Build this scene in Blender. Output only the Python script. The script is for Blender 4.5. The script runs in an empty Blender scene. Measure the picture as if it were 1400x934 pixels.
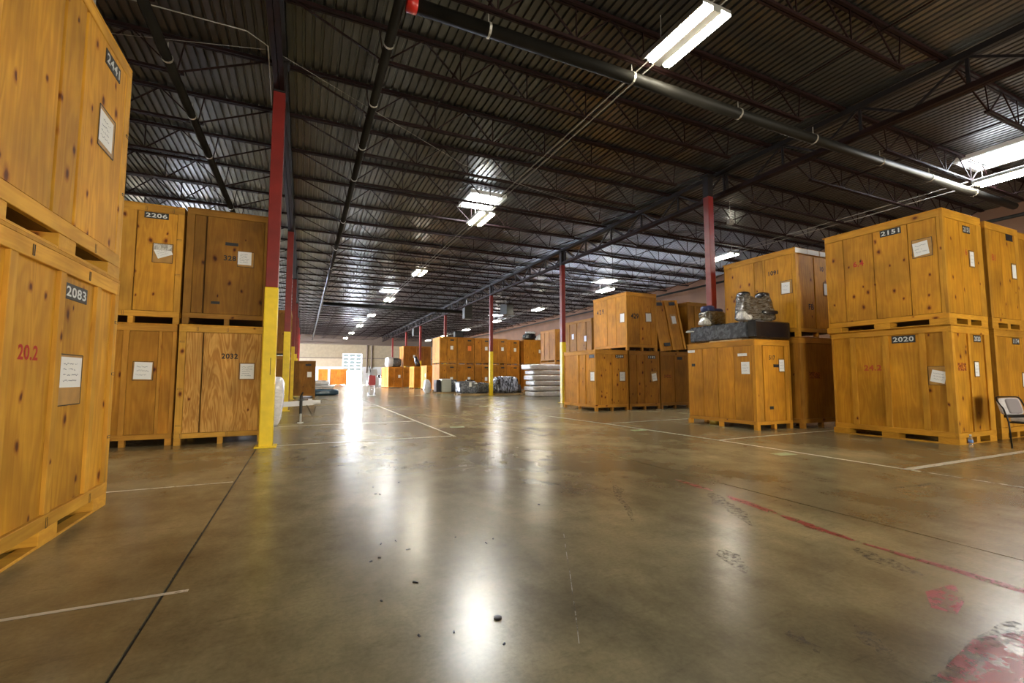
import bpy, bmesh, math, random
from mathutils import Vector, Matrix, noise

S = bpy.context.scene
COL = S.collection
R = math.radians
random.seed(7)

# ------------------------------------------------------------------ camera, world, sun, exposure
cam_d = bpy.data.cameras.new('camera')
cam = bpy.data.objects.new('camera', cam_d)
COL.objects.link(cam)
cam.location = (0, 0, 1.229)
cam.rotation_euler = (math.pi / 2 + 0.0755, 0, -0.4272)
cam_d.sensor_width = 36.0
cam_d.lens = 626.5 / 1400 * 36.0
cam_d.clip_end = 400
S.camera = cam

S.view_settings.view_transform = 'Standard'
S.view_settings.look = 'None'
S.view_settings.gamma = 1.0
S.view_settings.use_curve_mapping = False
S.view_settings.exposure = 0.76
S.cycles.use_denoising = True
S.cycles.max_bounces = 10
S.cycles.diffuse_bounces = 5
S.cycles.glossy_bounces = 4
S.cycles.sample_clamp_indirect = 20.0
S.cycles.use_light_tree = True

world = bpy.data.worlds.new('world')
S.world = world
world.use_nodes = True
bg = world.node_tree.nodes['Background']
bg.inputs[0].default_value = (0.78, 0.85, 1.0, 1)
bg.inputs[1].default_value = 60.0

world.cycles.sampling_method = 'NONE'   # the sky only reaches in through the far door

LIGHT = 125.0       # fluorescent tubes
SKYL = 52.0        # skylight panels
FRONTL = 22.0      # glow of added dock door panes behind the camera, in place of daylight
SIDEL = 125.0       # glow of added unseen panes in the left wall, in place of daylight

# ------------------------------------------------------------------ materials
def mat(name):
    m = bpy.data.materials.new(name)
    m.use_nodes = True
    nt = m.node_tree
    b = nt.nodes['Principled BSDF']
    return m, nt, b

def N(nt, typ, **kw):
    n = nt.nodes.new(typ)
    for k, v in kw.items():
        if isinstance(k, str) and hasattr(n, k):
            setattr(n, k, v)
    return n

def ramp(nt, stops, interp='LINEAR'):
    r = nt.nodes.new('ShaderNodeValToRGB')
    r.color_ramp.interpolation = interp
    els = r.color_ramp.elements
    while len(els) < len(stops):
        els.new(0.5)
    for e, (p, c) in zip(els, stops):
        e.position = p
        e.color = (c[0], c[1], c[2], 1) if hasattr(c, '__len__') else (c, c, c, 1)
    return r

def mix(nt, a, b, fac, mode='MIX'):
    n = nt.nodes.new('ShaderNodeMix')
    n.data_type = 'RGBA'
    n.blend_type = mode
    for sock, v in ((n.inputs[0], fac), (n.inputs[6], a), (n.inputs[7], b)):
        if hasattr(v, 'is_output'):
            nt.links.new(v, sock)
        elif hasattr(v, '__len__'):
            sock.default_value = (v[0], v[1], v[2], 1)
        else:
            sock.default_value = v
    return n.outputs[2]

def mathn(nt, op, a, b=None):
    n = nt.nodes.new('ShaderNodeMath')
    n.operation = op
    for i, v in enumerate((a, b)):
        if v is None:
            continue
        if hasattr(v, 'is_output'):
            nt.links.new(v, n.inputs[i])
        else:
            n.inputs[i].default_value = v
    return n.outputs[0]

def simple(name, col, rough=0.6, metal=0.0, spec=0.5, bump=0.0, bscale=30.0, vary=0.0, vscale=3.0):
    m, nt, b = mat(name)
    b.inputs['Base Color'].default_value = (*col, 1)
    b.inputs['Roughness'].default_value = rough
    b.inputs['Metallic'].default_value = metal
    b.inputs['Specular IOR Level'].default_value = spec
    tc = N(nt, 'ShaderNodeTexCoord')
    if vary:
        n = N(nt, 'ShaderNodeTexNoise')
        n.inputs['Scale'].default_value = vscale
        n.inputs['Detail'].default_value = 5
        nt.links.new(tc.outputs['Object'], n.inputs['Vector'])
        r = ramp(nt, [(0.3, tuple(c * (1 - vary) for c in col)), (0.7, tuple(min(1, c * (1 + vary)) for c in col))])
        nt.links.new(n.outputs['Fac'], r.inputs[0])
        nt.links.new(r.outputs[0], b.inputs['Base Color'])
    if bump:
        n = N(nt, 'ShaderNodeTexNoise')
        n.inputs['Scale'].default_value = bscale
        n.inputs['Detail'].default_value = 4
        nt.links.new(tc.outputs['Object'], n.inputs['Vector'])
        bp = N(nt, 'ShaderNodeBump')
        bp.inputs['Strength'].default_value = bump
        bp.inputs['Distance'].default_value = 0.02
        nt.links.new(n.outputs['Fac'], bp.inputs['Height'])
        nt.links.new(bp.outputs[0], b.inputs['Normal'])
    return m

def wood(name, wild=0.0, knots=0.5, horiz=False, tone=(0.66, 0.368, 0.046), dark=(0.36, 0.145, 0.012)):
    """Softwood plywood or pine board: grain along local Z (or X), knots, tint from the object's own colour."""
    m, nt, b = mat(name)
    L = nt.links.new
    tc = N(nt, 'ShaderNodeTexCoord')
    oi = N(nt, 'ShaderNodeObjectInfo')
    off = N(nt, 'ShaderNodeVectorMath', operation='MULTIPLY_ADD')
    cmb = N(nt, 'ShaderNodeCombineXYZ')
    for i in range(3):
        L(oi.outputs['Random'], cmb.inputs[i])
    L(cmb.outputs[0], off.inputs[0])
    off.inputs[1].default_value = (37.0, 53.0, 71.0)
    L(tc.outputs['Object'], off.inputs[2])
    st = N(nt, 'ShaderNodeVectorMath', operation='MULTIPLY')
    L(off.outputs[0], st.inputs[0])
    st.inputs[1].default_value = (0.55, 1, 4.0) if horiz else (3.2, 1.0, 0.42)
    # figure: contour bands of a stretched noise
    n1 = N(nt, 'ShaderNodeTexNoise')
    n1.inputs['Scale'].default_value = 1.15
    n1.inputs['Detail'].default_value = 3
    n1.inputs['Roughness'].default_value = 0.55
    n1.inputs['Distortion'].default_value = 0.35 + wild
    L(st.outputs[0], n1.inputs['Vector'])
    bands = mathn(nt, 'SINE', mathn(nt, 'MULTIPLY', n1.outputs['Fac'], 60.0 if wild else 52.0))
    bands = mathn(nt, 'MULTIPLY_ADD', bands, 0.5)
    bands.node.inputs[2].default_value = 0.5
    # fine fibre
    st2 = N(nt, 'ShaderNodeVectorMath', operation='MULTIPLY')
    L(off.outputs[0], st2.inputs[0])
    st2.inputs[1].default_value = (0.8, 22, 26) if horiz else (26, 22, 0.8)
    n2 = N(nt, 'ShaderNodeTexNoise')
    n2.inputs['Scale'].default_value = 2.0
    n2.inputs['Detail'].default_value = 3
    L(st2.outputs[0], n2.inputs['Vector'])
    # broad patches
    n3 = N(nt, 'ShaderNodeTexNoise')
    n3.inputs['Scale'].default_value = 1.6
    n3.inputs['Detail'].default_value = 4
    L(off.outputs[0], n3.inputs['Vector'])
    r3 = ramp(nt, [(0.3, 0.72), (0.7, 1.18)])
    L(n3.outputs['Fac'], r3.inputs[0])
    base = mix(nt, tone, dark, mathn(nt, 'MULTIPLY', bands, 0.74 if wild else 0.42))
    base = mix(nt, base, dark, mathn(nt, 'MULTIPLY', n2.outputs['Fac'], 0.62))
    base = mix(nt, base, r3.outputs[0], 1.0, 'MULTIPLY')
    if knots:
        sx = N(nt, 'ShaderNodeSeparateXYZ')
        L(off.outputs[0], sx.inputs[0])
        sk = N(nt, 'ShaderNodeCombineXYZ')
        L(mathn(nt, 'MULTIPLY', sx.outputs[0], 0.62 if horiz else 1.0), sk.inputs[0])
        L(mathn(nt, 'MULTIPLY', sx.outputs[2], 1.0 if horiz else 0.62), sk.inputs[1])
        nd = N(nt, 'ShaderNodeTexNoise')
        nd.inputs['Scale'].default_value = 14
        L(sk.outputs[0], nd.inputs['Vector'])
        ndm = N(nt, 'ShaderNodeVectorMath', operation='MULTIPLY_ADD')
        L(nd.outputs['Color'], ndm.inputs[0])
        ndm.inputs[1].default_value = (0.035, 0.035, 0.0)
        L(sk.outputs[0], ndm.inputs[2])
        v = N(nt, 'ShaderNodeTexVoronoi', voronoi_dimensions='2D')
        v.inputs['Scale'].default_value = 4.2
        L(ndm.outputs[0], v.inputs['Vector'])
        sep = N(nt, 'ShaderNodeSeparateColor')
        L(v.outputs['Color'], sep.inputs[0])
        size = mathn(nt, 'MULTIPLY', mathn(nt, 'GREATER_THAN', sep.outputs[0], 1.0 - knots), mathn(nt, 'MULTIPLY_ADD', sep.outputs[1], 0.14))
        size.node.inputs[1].links[0].from_node.inputs[2].default_value = 0.08
        d = mathn(nt, 'DIVIDE', v.outputs['Distance'], mathn(nt, 'MAXIMUM', size, 0.0001))
        rk = ramp(nt, [(0.0, (0.12, 0.05, 0.015)), (0.34, (0.26, 0.12, 0.05)), (0.58, (0.72, 0.56, 0.44)), (1.0, (1, 1, 1))])
        L(d, rk.inputs[0])
        base = mix(nt, base, rk.outputs[0], 1.0, 'MULTIPLY')
    base = mix(nt, base, oi.outputs['Color'], 1.0, 'MULTIPLY')
    # little value change from board to board
    rr = ramp(nt, [(0.0, 0.86), (1.0, 1.10)])
    L(oi.outputs['Random'], rr.inputs[0])
    base = mix(nt, base, rr.outputs[0], 1.0, 'MULTIPLY')
    L(base, b.inputs['Base Color'])
    b.inputs['Roughness'].default_value = 0.62
    b.inputs['Specular IOR Level'].default_value = 0.3
    bp = N(nt, 'ShaderNodeBump')
    bp.inputs['Strength'].default_value = 0.12
    bp.inputs['Distance'].default_value = 0.01
    L(n2.outputs['Fac'], bp.inputs['Height'])
    L(bp.outputs[0], b.inputs['Normal'])
    return m

M = {}
M['ply'] = wood('plywood', knots=0.20)
M['clean'] = wood('plywood_clear', knots=0.0)
M['knotty'] = wood('plywood_knotty', knots=0.55)
M['wild'] = wood('plywood_zebra', wild=0.9, knots=0.12, tone=(0.72, 0.43, 0.125), dark=(0.34, 0.135, 0.016))
M['pine'] = wood('pine_upright', knots=0.16, tone=(0.66, 0.385, 0.068), dark=(0.44, 0.20, 0.025))
M['pineh'] = wood('pine_level', knots=0.16, horiz=True, tone=(0.66, 0.385, 0.068), dark=(0.44, 0.20, 0.025))
M['oldpine'] = wood('pallet_pine', knots=0.2, horiz=True, tone=(0.50, 0.36, 0.19), dark=(0.30, 0.19, 0.08))
M['black'] = simple('black_paint', (0.012, 0.013, 0.016), 0.5)
M['stblack'] = simple('black_stencil_ink', (0.02, 0.017, 0.015), 0.7)
M['stred'] = simple('red_stencil_ink', (0.42, 0.022, 0.012), 0.7)
M['digit'] = simple('white_stencil_digits', (0.60, 0.63, 0.64), 0.6)
M['paper'] = simple('white_paper', (0.80, 0.80, 0.80), 0.6)
M['ink'] = simple('pen_ink', (0.06, 0.08, 0.16), 0.6)
M['redink'] = simple('faded_red_ink', (0.42, 0.06, 0.015), 0.7)
M['card'] = simple('cardboard_backing', (0.40, 0.215, 0.06), 0.35, vary=0.2, vscale=8)
M['orange'] = simple('orange_label', (0.85, 0.22, 0.03), 0.6)
M['wire'] = simple('dark_wire', (0.05, 0.04, 0.03), 0.5, 0.6)
M['joist'] = simple('dark_red_primer_steel', (0.014, 0.005, 0.0045), 0.6, 0.0, 0.15, vary=0.3)
M['girder'] = simple('dark_painted_girder', (0.008, 0.005, 0.005), 0.6, 0.0, 0.4)
M['red'] = simple('red_column_paint', (0.19, 0.013, 0.009), 0.42, vary=0.15)
M['yellow'] = simple('yellow_column_paint', (0.80, 0.56, 0.012), 0.42, vary=0.10, vscale=6)
M['pipe'] = simple('grey_black_pipe', (0.012, 0.011, 0.009), 0.5, 0.0, 0.15, vary=0.35, vscale=2)
M['redcap'] = simple('red_pipe_cap', (0.45, 0.015, 0.01), 0.4)
M['band'] = simple('pipe_hanger_band', (0.5, 0.48, 0.43), 0.4, 0.7)
M['conduit'] = simple('galvanised_conduit', (0.30, 0.28, 0.25), 0.45, 0.2)
M['white'] = simple('white_enamel', (0.74, 0.74, 0.74), 0.35)
M['heater'] = simple('heater_grey_green', (0.05, 0.052, 0.046), 0.5)
M['wrapgrey'] = None

def plastic(name, col, rough=0.18, bump=0.7, scale=6.0, streak=(1, 1, 1), alt=None):
    m, nt, b = mat(name)
    L = nt.links.new
    tc = N(nt, 'ShaderNodeTexCoord')
    mp = N(nt, 'ShaderNodeVectorMath', operation='MULTIPLY')
    L(tc.outputs['Object'], mp.inputs[0])
    mp.inputs[1].default_value = streak
    n = N(nt, 'ShaderNodeTexNoise')
    n.inputs['Scale'].default_value = scale
    n.inputs['Detail'].default_value = 6
    n.inputs['Roughness'].default_value = 0.6
    n.inputs['Distortion'].default_value = 1.2
    L(mp.outputs[0], n.inputs['Vector'])
    bp = N(nt, 'ShaderNodeBump')
    bp.inputs['Strength'].default_value = bump
    bp.inputs['Distance'].default_value = 0.022
    L(n.outputs['Fac'], bp.inputs['Height'])
    L(bp.outputs[0], b.inputs['Normal'])
    if alt:
        r = ramp(nt, [(0.45, col), (0.60, alt)])
        L(n.outputs['Fac'], r.inputs[0])
        L(r.outputs[0], b.inputs['Base Color'])
    else:
        b.inputs['Base Color'].default_value = (*col, 1)
    b.inputs['Roughness'].default_value = rough
    b.inputs['Coat Weight'].default_value = 0.6
    b.inputs['Coat Roughness'].default_value = 0.1
    return m

M['wrapblack'] = plastic('black_stretch_wrap', (0.010, 0.010, 0.012), 0.22, 0.55, 5, (1, 1, 2.2))
M['wrapstripe'] = plastic('black_and_clear_wrap', (0.010, 0.012, 0.02), 0.16, 0.9, 3, (3.0, 3.0, 0.5), (0.42, 0.45, 0.55))
M['wrapgrey'] = plastic('grey_quilted_wrap', (0.07, 0.08, 0.10), 0.3, 0.7, 6, (1, 1, 1), (0.24, 0.26, 0.30))
M['wrapdusty'] = plastic('dusty_dark_wrap', (0.035, 0.04, 0.05), 0.25, 0.6, 7, (1, 1, 1), (0.10, 0.11, 0.13))
M['wrapclear'] = plastic('clear_wrap_over_brown', (0.035, 0.025, 0.014), 0.14, 0.9, 7, (1, 1, 4), (0.13, 0.11, 0.085))
M['silver'] = plastic('silvery_wrap_folds', (0.38, 0.36, 0.33), 0.15, 0.9, 9, (2, 2, 1), (0.72, 0.71, 0.68))
M['wrapwhite'] = plastic('white_mattress_bag', (0.66, 0.66, 0.68), 0.2, 0.8, 5, (1, 1, 3), (0.80, 0.80, 0.83))
M['blue'] = plastic('navy_blanket', (0.010, 0.022, 0.11), 0.6, 0.5, 8)
M['blanketblue'] = plastic('blue_moving_blanket', (0.014, 0.06, 0.11), 0.55, 0.5, 6)
M['blanketteal'] = plastic('teal_blanket', (0.015, 0.07, 0.10), 0.6, 0.5, 8)
M['beige'] = simple('beige_appliance_side', (0.52, 0.53, 0.44), 0.45)
M['screen'] = simple('black_glass', (0.006, 0.006, 0.007), 0.12)
M['fabric'] = simple('pale_grey_chair_fabric', (0.50, 0.47, 0.48), 0.8, vary=0.2, vscale=12)
M['fabricdk'] = simple('grey_chair_fabric', (0.25, 0.22, 0.23), 0.8)
M['blackmetal'] = simple('black_metal', (0.015, 0.014, 0.014), 0.35, 0.3)
M['galv'] = simple('galvanised_metal', (0.60, 0.60, 0.58), 0.35, 0.7)
M['pinkred'] = simple('red_panel', (0.62, 0.09, 0.10), 0.5)
M['pale'] = simple('pale_plastic', (0.66, 0.67, 0.74), 0.35)
M['bluelabel'] = simple('blue_bottle_label', (0.14, 0.26, 0.55), 0.5)

m, nt, b = mat('clear_plastic')
b.inputs['Base Color'].default_value = (0.92, 0.95, 0.97, 1)
b.inputs['Roughness'].default_value = 0.06
b.inputs['Transmission Weight'].default_value = 0.9
b.inputs['IOR'].default_value = 1.33
M['clear'] = m

def emit(name, col, strength):
    m, nt, b = mat(name)
    b.inputs['Base Color'].default_value = (0.8, 0.8, 0.8, 1)
    b.inputs['Emission Color'].default_value = (*col, 1)
    b.inputs['Emission Strength'].default_value = strength
    return m
M['tube'] = emit('fluorescent_tube', (1.0, 0.93, 0.74), LIGHT)
M['skylight'] = emit('skylight_diffuser', (0.84, 0.91, 1.0), SKYL)

M['frosted'] = emit('daylit_translucent_pane', (0.80, 0.95, 0.92), 0.24)
M['frosted'].node_tree.nodes['Principled BSDF'].inputs['Base Color'].default_value = (0.08, 0.095, 0.09, 1)
M['frontglow'] = emit('added_front_glow', (1.0, 0.93, 0.78), FRONTL)
M['sideglow'] = emit('added_side_glow', (0.74, 0.82, 1.0), SIDEL)

# polished concrete
m, nt, b = mat('polished_concrete')
L = nt.links.new
geo = N(nt, 'ShaderNodeNewGeometry')
def nz(scale, detail=5, rough=0.55, dist=0.0, stretch=None):
    n = N(nt, 'ShaderNodeTexNoise')
    n.inputs['Scale'].default_value = scale
    n.inputs['Detail'].default_value = detail
    n.inputs['Roughness'].default_value = rough
    n.inputs['Distortion'].default_value = dist
    if stretch:
        v = N(nt, 'ShaderNodeVectorMath', operation='MULTIPLY')
        L(geo.outputs['Position'], v.inputs[0])
        v.inputs[1].default_value = stretch
        L(v.outputs[0], n.inputs['Vector'])
    else:
        L(geo.outputs['Position'], n.inputs['Vector'])
    return n
a = nz(0.30, 4, 0.55, 0.0)
ra = ramp(nt, [(0.32, (0.155, 0.126, 0.070)), (0.50, (0.29, 0.238, 0.134)), (0.68, (0.44, 0.365, 0.208))])
L(a.outputs['Fac'], ra.inputs[0])
c2 = nz(1.7, 5, 0.6, 0.0)
rc = ramp(nt, [(0.28, 0.72), (0.5, 1.0), (0.75, 1.18)])
L(c2.outputs['Fac'], rc.inputs[0])
col = mix(nt, ra.outputs[0], rc.outputs[0], 1.0, 'MULTIPLY')
c3 = nz(38, 3, 0.7)
r3 = ramp(nt, [(0.30, 0.86), (0.62, 1.05)])
L(c3.outputs['Fac'], r3.inputs[0])
col = mix(nt, col, r3.outputs[0], 1.0, 'MULTIPLY')
c4 = nz(5.5, 6, 0.6, 0.0, (1.0, 0.5, 1))
r4 = ramp(nt, [(0.35, 0.90), (0.65, 1.05)])
L(c4.outputs['Fac'], r4.inputs[0])
col = mix(nt, col, r4.outputs[0], 1.0, 'MULTIPLY')
c5 = nz(0.9, 9, 0.68, 0.0, (1.0, 0.6, 1))
r5 = ramp(nt, [(0.36, 0.66), (0.52, 1.0), (0.70, 1.10)])
L(c5.outputs['Fac'], r5.inputs[0])
col = mix(nt, col, r5.outputs[0], 1.0, 'MULTIPLY')
c6 = nz(7.0, 8, 0.75, 0.0, (0.35, 1.6, 1))
r6 = ramp(nt, [(0.56, 1.0), (0.70, 0.72)])
L(c6.outputs['Fac'], r6.inputs[0])
col = mix(nt, col, r6.outputs[0], 1.0, 'MULTIPLY')
L(col, b.inputs['Base Color'])
rr = ramp(nt, [(0.25, 0.25), (0.75, 0.268)])
L(c2.outputs['Fac'], rr.inputs[0])
L(rr.outputs[0], b.inputs['Roughness'])
b.inputs['Specular IOR Level'].default_value = 0.7
bp = N(nt, 'ShaderNodeBump')
bp.inputs['Strength'].default_value = 0.012
bp.inputs['Distance'].default_value = 0.01
L(c2.outputs['Fac'], bp.inputs['Height'])
L(bp.outputs[0], b.inputs['Normal'])
M['concrete'] = m
M['jointfill'] = simple('joint_filler', (0.035, 0.030, 0.024), 0.8)

def paint(name, col, keep, scale=9.0, rough=0.4, stretch=(1, 1, 1), amax=0.85):
    """worn floor paint: real gaps where the paint has gone"""
    m, nt, b = mat(name)
    L = nt.links.new
    b.inputs['Base Color'].default_value = (*col, 1)
    b.inputs['Roughness'].default_value = rough
    geo = N(nt, 'ShaderNodeNewGeometry')
    v = N(nt, 'ShaderNodeVectorMath', operation='MULTIPLY')
    L(geo.outputs['Position'], v.inputs[0])
    v.inputs[1].default_value = stretch
    n = N(nt, 'ShaderNodeTexNoise')
    n.inputs['Scale'].default_value = scale
    n.inputs['Detail'].default_value = 7
    n.inputs['Roughness'].default_value = 0.68
    L(v.outputs[0], n.inputs['Vector'])
    r = ramp(nt, [(max(0.0, keep - 0.05), 0.0), (keep + 0.10, amax)])
    L(n.outputs['Fac'], r.inputs[0])
    L(r.outputs[0], b.inputs['Alpha'])
    return m
M['wline'] = paint('worn_white_line', (0.74, 0.69, 0.58), 0.34, 9.0, 0.4, (1, 1, 1), 0.95)
M['wfaint'] = paint('faint_white_line', (0.46, 0.41, 0.33), 0.47)
M['rline'] = paint('worn_red_line', (0.36, 0.045, 0.035), 0.41, 16.0, 0.4, (1, 1, 1), 0.85)
M['rpatch'] = paint('worn_red_patch', (0.46, 0.05, 0.045), 0.42, 9.0, 0.4, (1, 1, 1), 0.75)
M['smear'] = paint('grey_green_smear', (0.070, 0.072, 0.055), 0.50, 26.0, 0.5, (1, 1, 1), 0.6)
M['smearpurple'] = paint('dull_purple_stain', (0.11, 0.075, 0.065), 0.50, 22.0, 0.5, (1, 1, 1), 0.5)
M['redsmudge'] = paint('faded_red_smudge', (0.40, 0.07, 0.02), 0.48, 24.0, 0.6, (1, 1, 1), 0.6)
M['tape'] = paint('pale_green_tape', (0.42, 0.50, 0.26), 0.36, 12.0)
M['crack'] = paint('hairline_crack', (0.04, 0.033, 0.025), 0.36, 14)

# roof deck
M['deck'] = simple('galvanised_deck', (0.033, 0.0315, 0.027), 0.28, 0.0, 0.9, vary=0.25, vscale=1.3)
M['brownwall'] = simple('brown_block_wall', (0.16, 0.080, 0.042), 0.8, vary=0.15, vscale=1.0)
M['tan'] = simple('tan_wall_paint', (0.24, 0.185, 0.11), 0.7, vary=0.10)
M['tanlight'] = simple('light_tan_wall_paint', (0.33, 0.26, 0.165), 0.7, vary=0.08)
M['whitewall'] = simple('white_wall_paint', (0.50, 0.50, 0.50), 0.6, vary=0.05)
M['brownbeam'] = simple('brown_beam', (0.11, 0.075, 0.05), 0.6)
M['ground'] = simple('sunlit_concrete_yard', (0.62, 0.60, 0.56), 0.8)

# ------------------------------------------------------------------ mesh helpers
class MB:
    def __init__(s):
        s.v = []
        s.f = []
    def add(s, vs, fs):
        o = len(s.v)
        s.v += [tuple(v) for v in vs]
        s.f += [tuple(i + o for i in f) for f in fs]
        return s
    def box(s, cx, cy, cz, sx, sy, sz, mtx=None):
        vs = [Vector((x * sx / 2, y * sy / 2, z * sz / 2)) for x in (-1, 1) for y in (-1, 1) for z in (-1, 1)]
        if mtx is not None:
            vs = [mtx @ v for v in vs]
        vs = [v + Vector((cx, cy, cz)) for v in vs]
        return s.add(vs, [(0, 1, 3, 2), (4, 6, 7, 5), (0, 4, 5, 1), (2, 3, 7, 6), (0, 2, 6, 4), (1, 5, 7, 3)])
    def bar(s, p, q, w, h=None):
        """square bar from p to q"""
        h = h or w
        p, q = Vector(p), Vector(q)
        d = (q - p)
        n = d.normalized()
        up = Vector((0, 0, 1)) if abs(n.z) < 0.95 else Vector((0, 1, 0))
        a = n.cross(up).normalized()
        c = a.cross(n)
        vs = []
        for e in (p, q):
            for i, j in ((-1, -1), (1, -1), (1, 1), (-1, 1)):
                vs.append(e + a * i * w / 2 + c * j * h / 2)
        return s.add(vs, [(0, 1, 2, 3), (7, 6, 5, 4), (0, 4, 5, 1), (1, 5, 6, 2), (2, 6, 7, 3), (3, 7, 4, 0)])
    def tube(s, pts, r, n=8, caps=True):
        pts = [Vector(p) for p in pts]
        rr = r if hasattr(r, '__len__') else [r] * len(pts)
        rings = []
        for i, p in enumerate(pts):
            t = (pts[min(i + 1, len(pts) - 1)] - pts[max(i - 1, 0)]).normalized()
            up = Vector((0, 0, 1)) if abs(t.z) < 0.9 else Vector((1, 0, 0))
            a = t.cross(up).normalized()
            c = a.cross(t)
            rings.append([p + (a * math.cos(k * 2 * math.pi / n) + c * math.sin(k * 2 * math.pi / n)) * rr[i] for k in range(n)])
        vs = [v for ring in rings for v in ring]
        fs = []
        for i in range(len(pts) - 1):
            for k in range(n):
                k2 = (k + 1) % n
                fs.append((i * n + k, i * n + k2, (i + 1) * n + k2, (i + 1) * n + k))
        if caps:
            fs.append(tuple(range(n))[::-1])
            fs.append(tuple((len(pts) - 1) * n + k for k in range(n)))
        return s.add(vs, fs)
    def lathe(s, prof, n=16, c=(0, 0, 0)):
        vs = []
        for r, z in prof:
            for k in range(n):
                a = 2 * math.pi * k / n
                vs.append((c[0] + r * math.cos(a), c[1] + r * math.sin(a), c[2] + z))
        fs = []
        for i in range(len(prof) - 1):
            for k in range(n):
                k2 = (k + 1) % n
                fs.append((i * n + k, i * n + k2, (i + 1) * n + k2, (i + 1) * n + k))
        fs.append(tuple(range(n))[::-1])
        fs.append(tuple((len(prof) - 1) * n + k for k in range(n)))
        return s.add(vs, fs)
    def mesh(s, name, material, smooth=False):
        me = bpy.data.meshes.new(name)
        me.from_pydata(s.v, [], s.f)
        me.materials.append(material)
        if smooth:
            for p in me.polygons:
                p.use_smooth = True
        me.update()
        return me

def link(name, me, parent=None, loc=(0, 0, 0), rz=0.0, rot=None, color=None):
    o = bpy.data.objects.new(name, me)
    COL.objects.link(o)
    o.parent = parent
    o.location = loc
    o.rotation_euler = rot if rot else (0, 0, rz)
    if color:
        o.color = (*color, 1)
    return o

def tag(o, label=None, cat=None, group=None, kind=None):
    if label: o['label'] = label
    if cat: o['category'] = cat
    if group: o['group'] = group
    if kind: o['kind'] = kind
    return o

def empty(name, loc=(0, 0, 0), rz=0.0, parent=None):
    o = bpy.data.objects.new(name, None)
    COL.objects.link(o)
    o.location = loc
    o.rotation_euler = (0, 0, rz)
    o.parent = parent
    o.empty_display_size = 0.2
    return o

_cache = {}
def bx(sx, sy, sz, mk, bev=0.004):
    """chamfered box mesh centred on its origin, shared between equal pieces"""
    key = (round(sx, 3), round(sy, 3), round(sz, 3), mk, bev)
    if key in _cache:
        return _cache[key]
    h = (sx / 2, sy / 2, sz / 2)
    e = min(bev, min(h) * 0.45)
    if e <= 0:
        me = MB().box(0, 0, 0, sx, sy, sz).mesh('board', M[mk])
    else:
        bm = bmesh.new()
        bmesh.ops.create_cube(bm, size=1)
        for v in bm.verts:
            v.co = Vector((v.co.x * sx, v.co.y * sy, v.co.z * sz))
        bmesh.ops.bevel(bm, geom=bm.edges[:], offset=e, segments=1, affect='EDGES')
        me = bpy.data.meshes.new('board')
        bm.to_mesh(me)
        bm.free()
        me.materials.append(M[mk])
    _cache[key] = me
    return me

_txt = {}
def textmesh(s, h, mk, bold=0.02, squeeze=1.0):
    """flat lettering of cap height h, in the local XZ plane facing -Y, centred"""
    key = (s, round(h, 3), mk, bold, squeeze)
    if key in _txt:
        return _txt[key]
    cu = bpy.data.curves.new('lettering', 'FONT')
    cu.body = s
    cu.size = 1.0
    cu.align_x = 'CENTER'
    cu.offset = bold
    cu.space_character = 1.08
    cu.resolution_u = 3
    o = bpy.data.objects.new('lettering', cu)
    COL.objects.link(o)
    bpy.context.view_layer.update()
    dg = bpy.context.evaluated_depsgraph_get()
    me = bpy.data.meshes.new_from_object(o.evaluated_get(dg))
    bpy.data.objects.remove(o)
    ys = [v.co.y for v in me.vertices] or [0, 1]
    xs = [v.co.x for v in me.vertices] or [0, 1]
    y0, y1 = min(ys), max(ys)
    xm = (min(xs) + max(xs)) / 2
    k = h / max(0.01, y1 - y0)
    for v in me.vertices:
        v.co = Vector(((v.co.x - xm) * k * squeeze, -0.0006, (v.co.y - (y0 + y1) / 2) * k))
    me.materials.clear()
    me.materials.append(M[mk])
    me.name = 'lettering'
    _txt[key] = me
    return me

def scribble(w, h, lines, mk='ink', seed=0, amp=0.35):
    """rows of pen strokes, in local XZ facing -Y"""
    rnd = random.Random(seed)
    mb = MB()
    for i in range(lines):
        z = h / 2 - (i + 0.7) * h / (lines + 0.4)
        x = -w / 2 + w * 0.08 * rnd.random()
        xe = w / 2 * (0.3 + 0.65 * rnd.random())
        t = max(0.0012, h * 0.012)
        pz = z
        while x < xe:
            nx = x + w * 0.045
            nzv = z + (rnd.random() - 0.5) * h / lines * amp
            if rnd.random() < 0.86:
                mb.add([(x, -0.0006, pz - t), (nx, -0.0006, nzv - t), (nx, -0.0006, nzv + t), (x, -0.0006, pz + t)], [(0, 1, 2, 3)])
            x, pz = nx, nzv
    return mb.mesh('scribble', M[mk])

# ------------------------------------------------------------------ setting: floor
XW0, XW1, YW0, YW1, ZR = -12.3, 22.45, -12.2, 72.3, 7.25
floor = empty('floor', (0, 0, 0))
tag(floor, 'polished brown concrete warehouse floor with worn paint lines', kind='structure')
link('joint_filler', MB().box((XW0 + XW1) / 2, (YW0 + YW1) / 2, -0.11, XW1 - XW0 + 1, YW1 - YW0 + 1, 0.2).mesh('joint_filler', M['jointfill']), floor)
xs = [XW0 - 0.3, -10.92, -5.8, -0.68, 4.42, 9.52, 14.62, 19.7, XW1 + 0.3]
ys = [YW0 - 0.3, -3.05, 5.93, 14.95, 23.95, 32.95, 41.95, 50.95, 59.95, YW1 + 0.3]
for i in range(len(xs) - 1):
    for j in range(len(ys) - 1):
        gx = 0.016
        gy = 0.004
        sx, sy = xs[i + 1] - xs[i] - gx, ys[j + 1] - ys[j] - gy
        link('concrete_slab', bx(sx, sy, 0.1, 'concrete', 0), floor, ((xs[i] + xs[i + 1]) / 2, (ys[j] + ys[j + 1]) / 2, -0.05))

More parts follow.
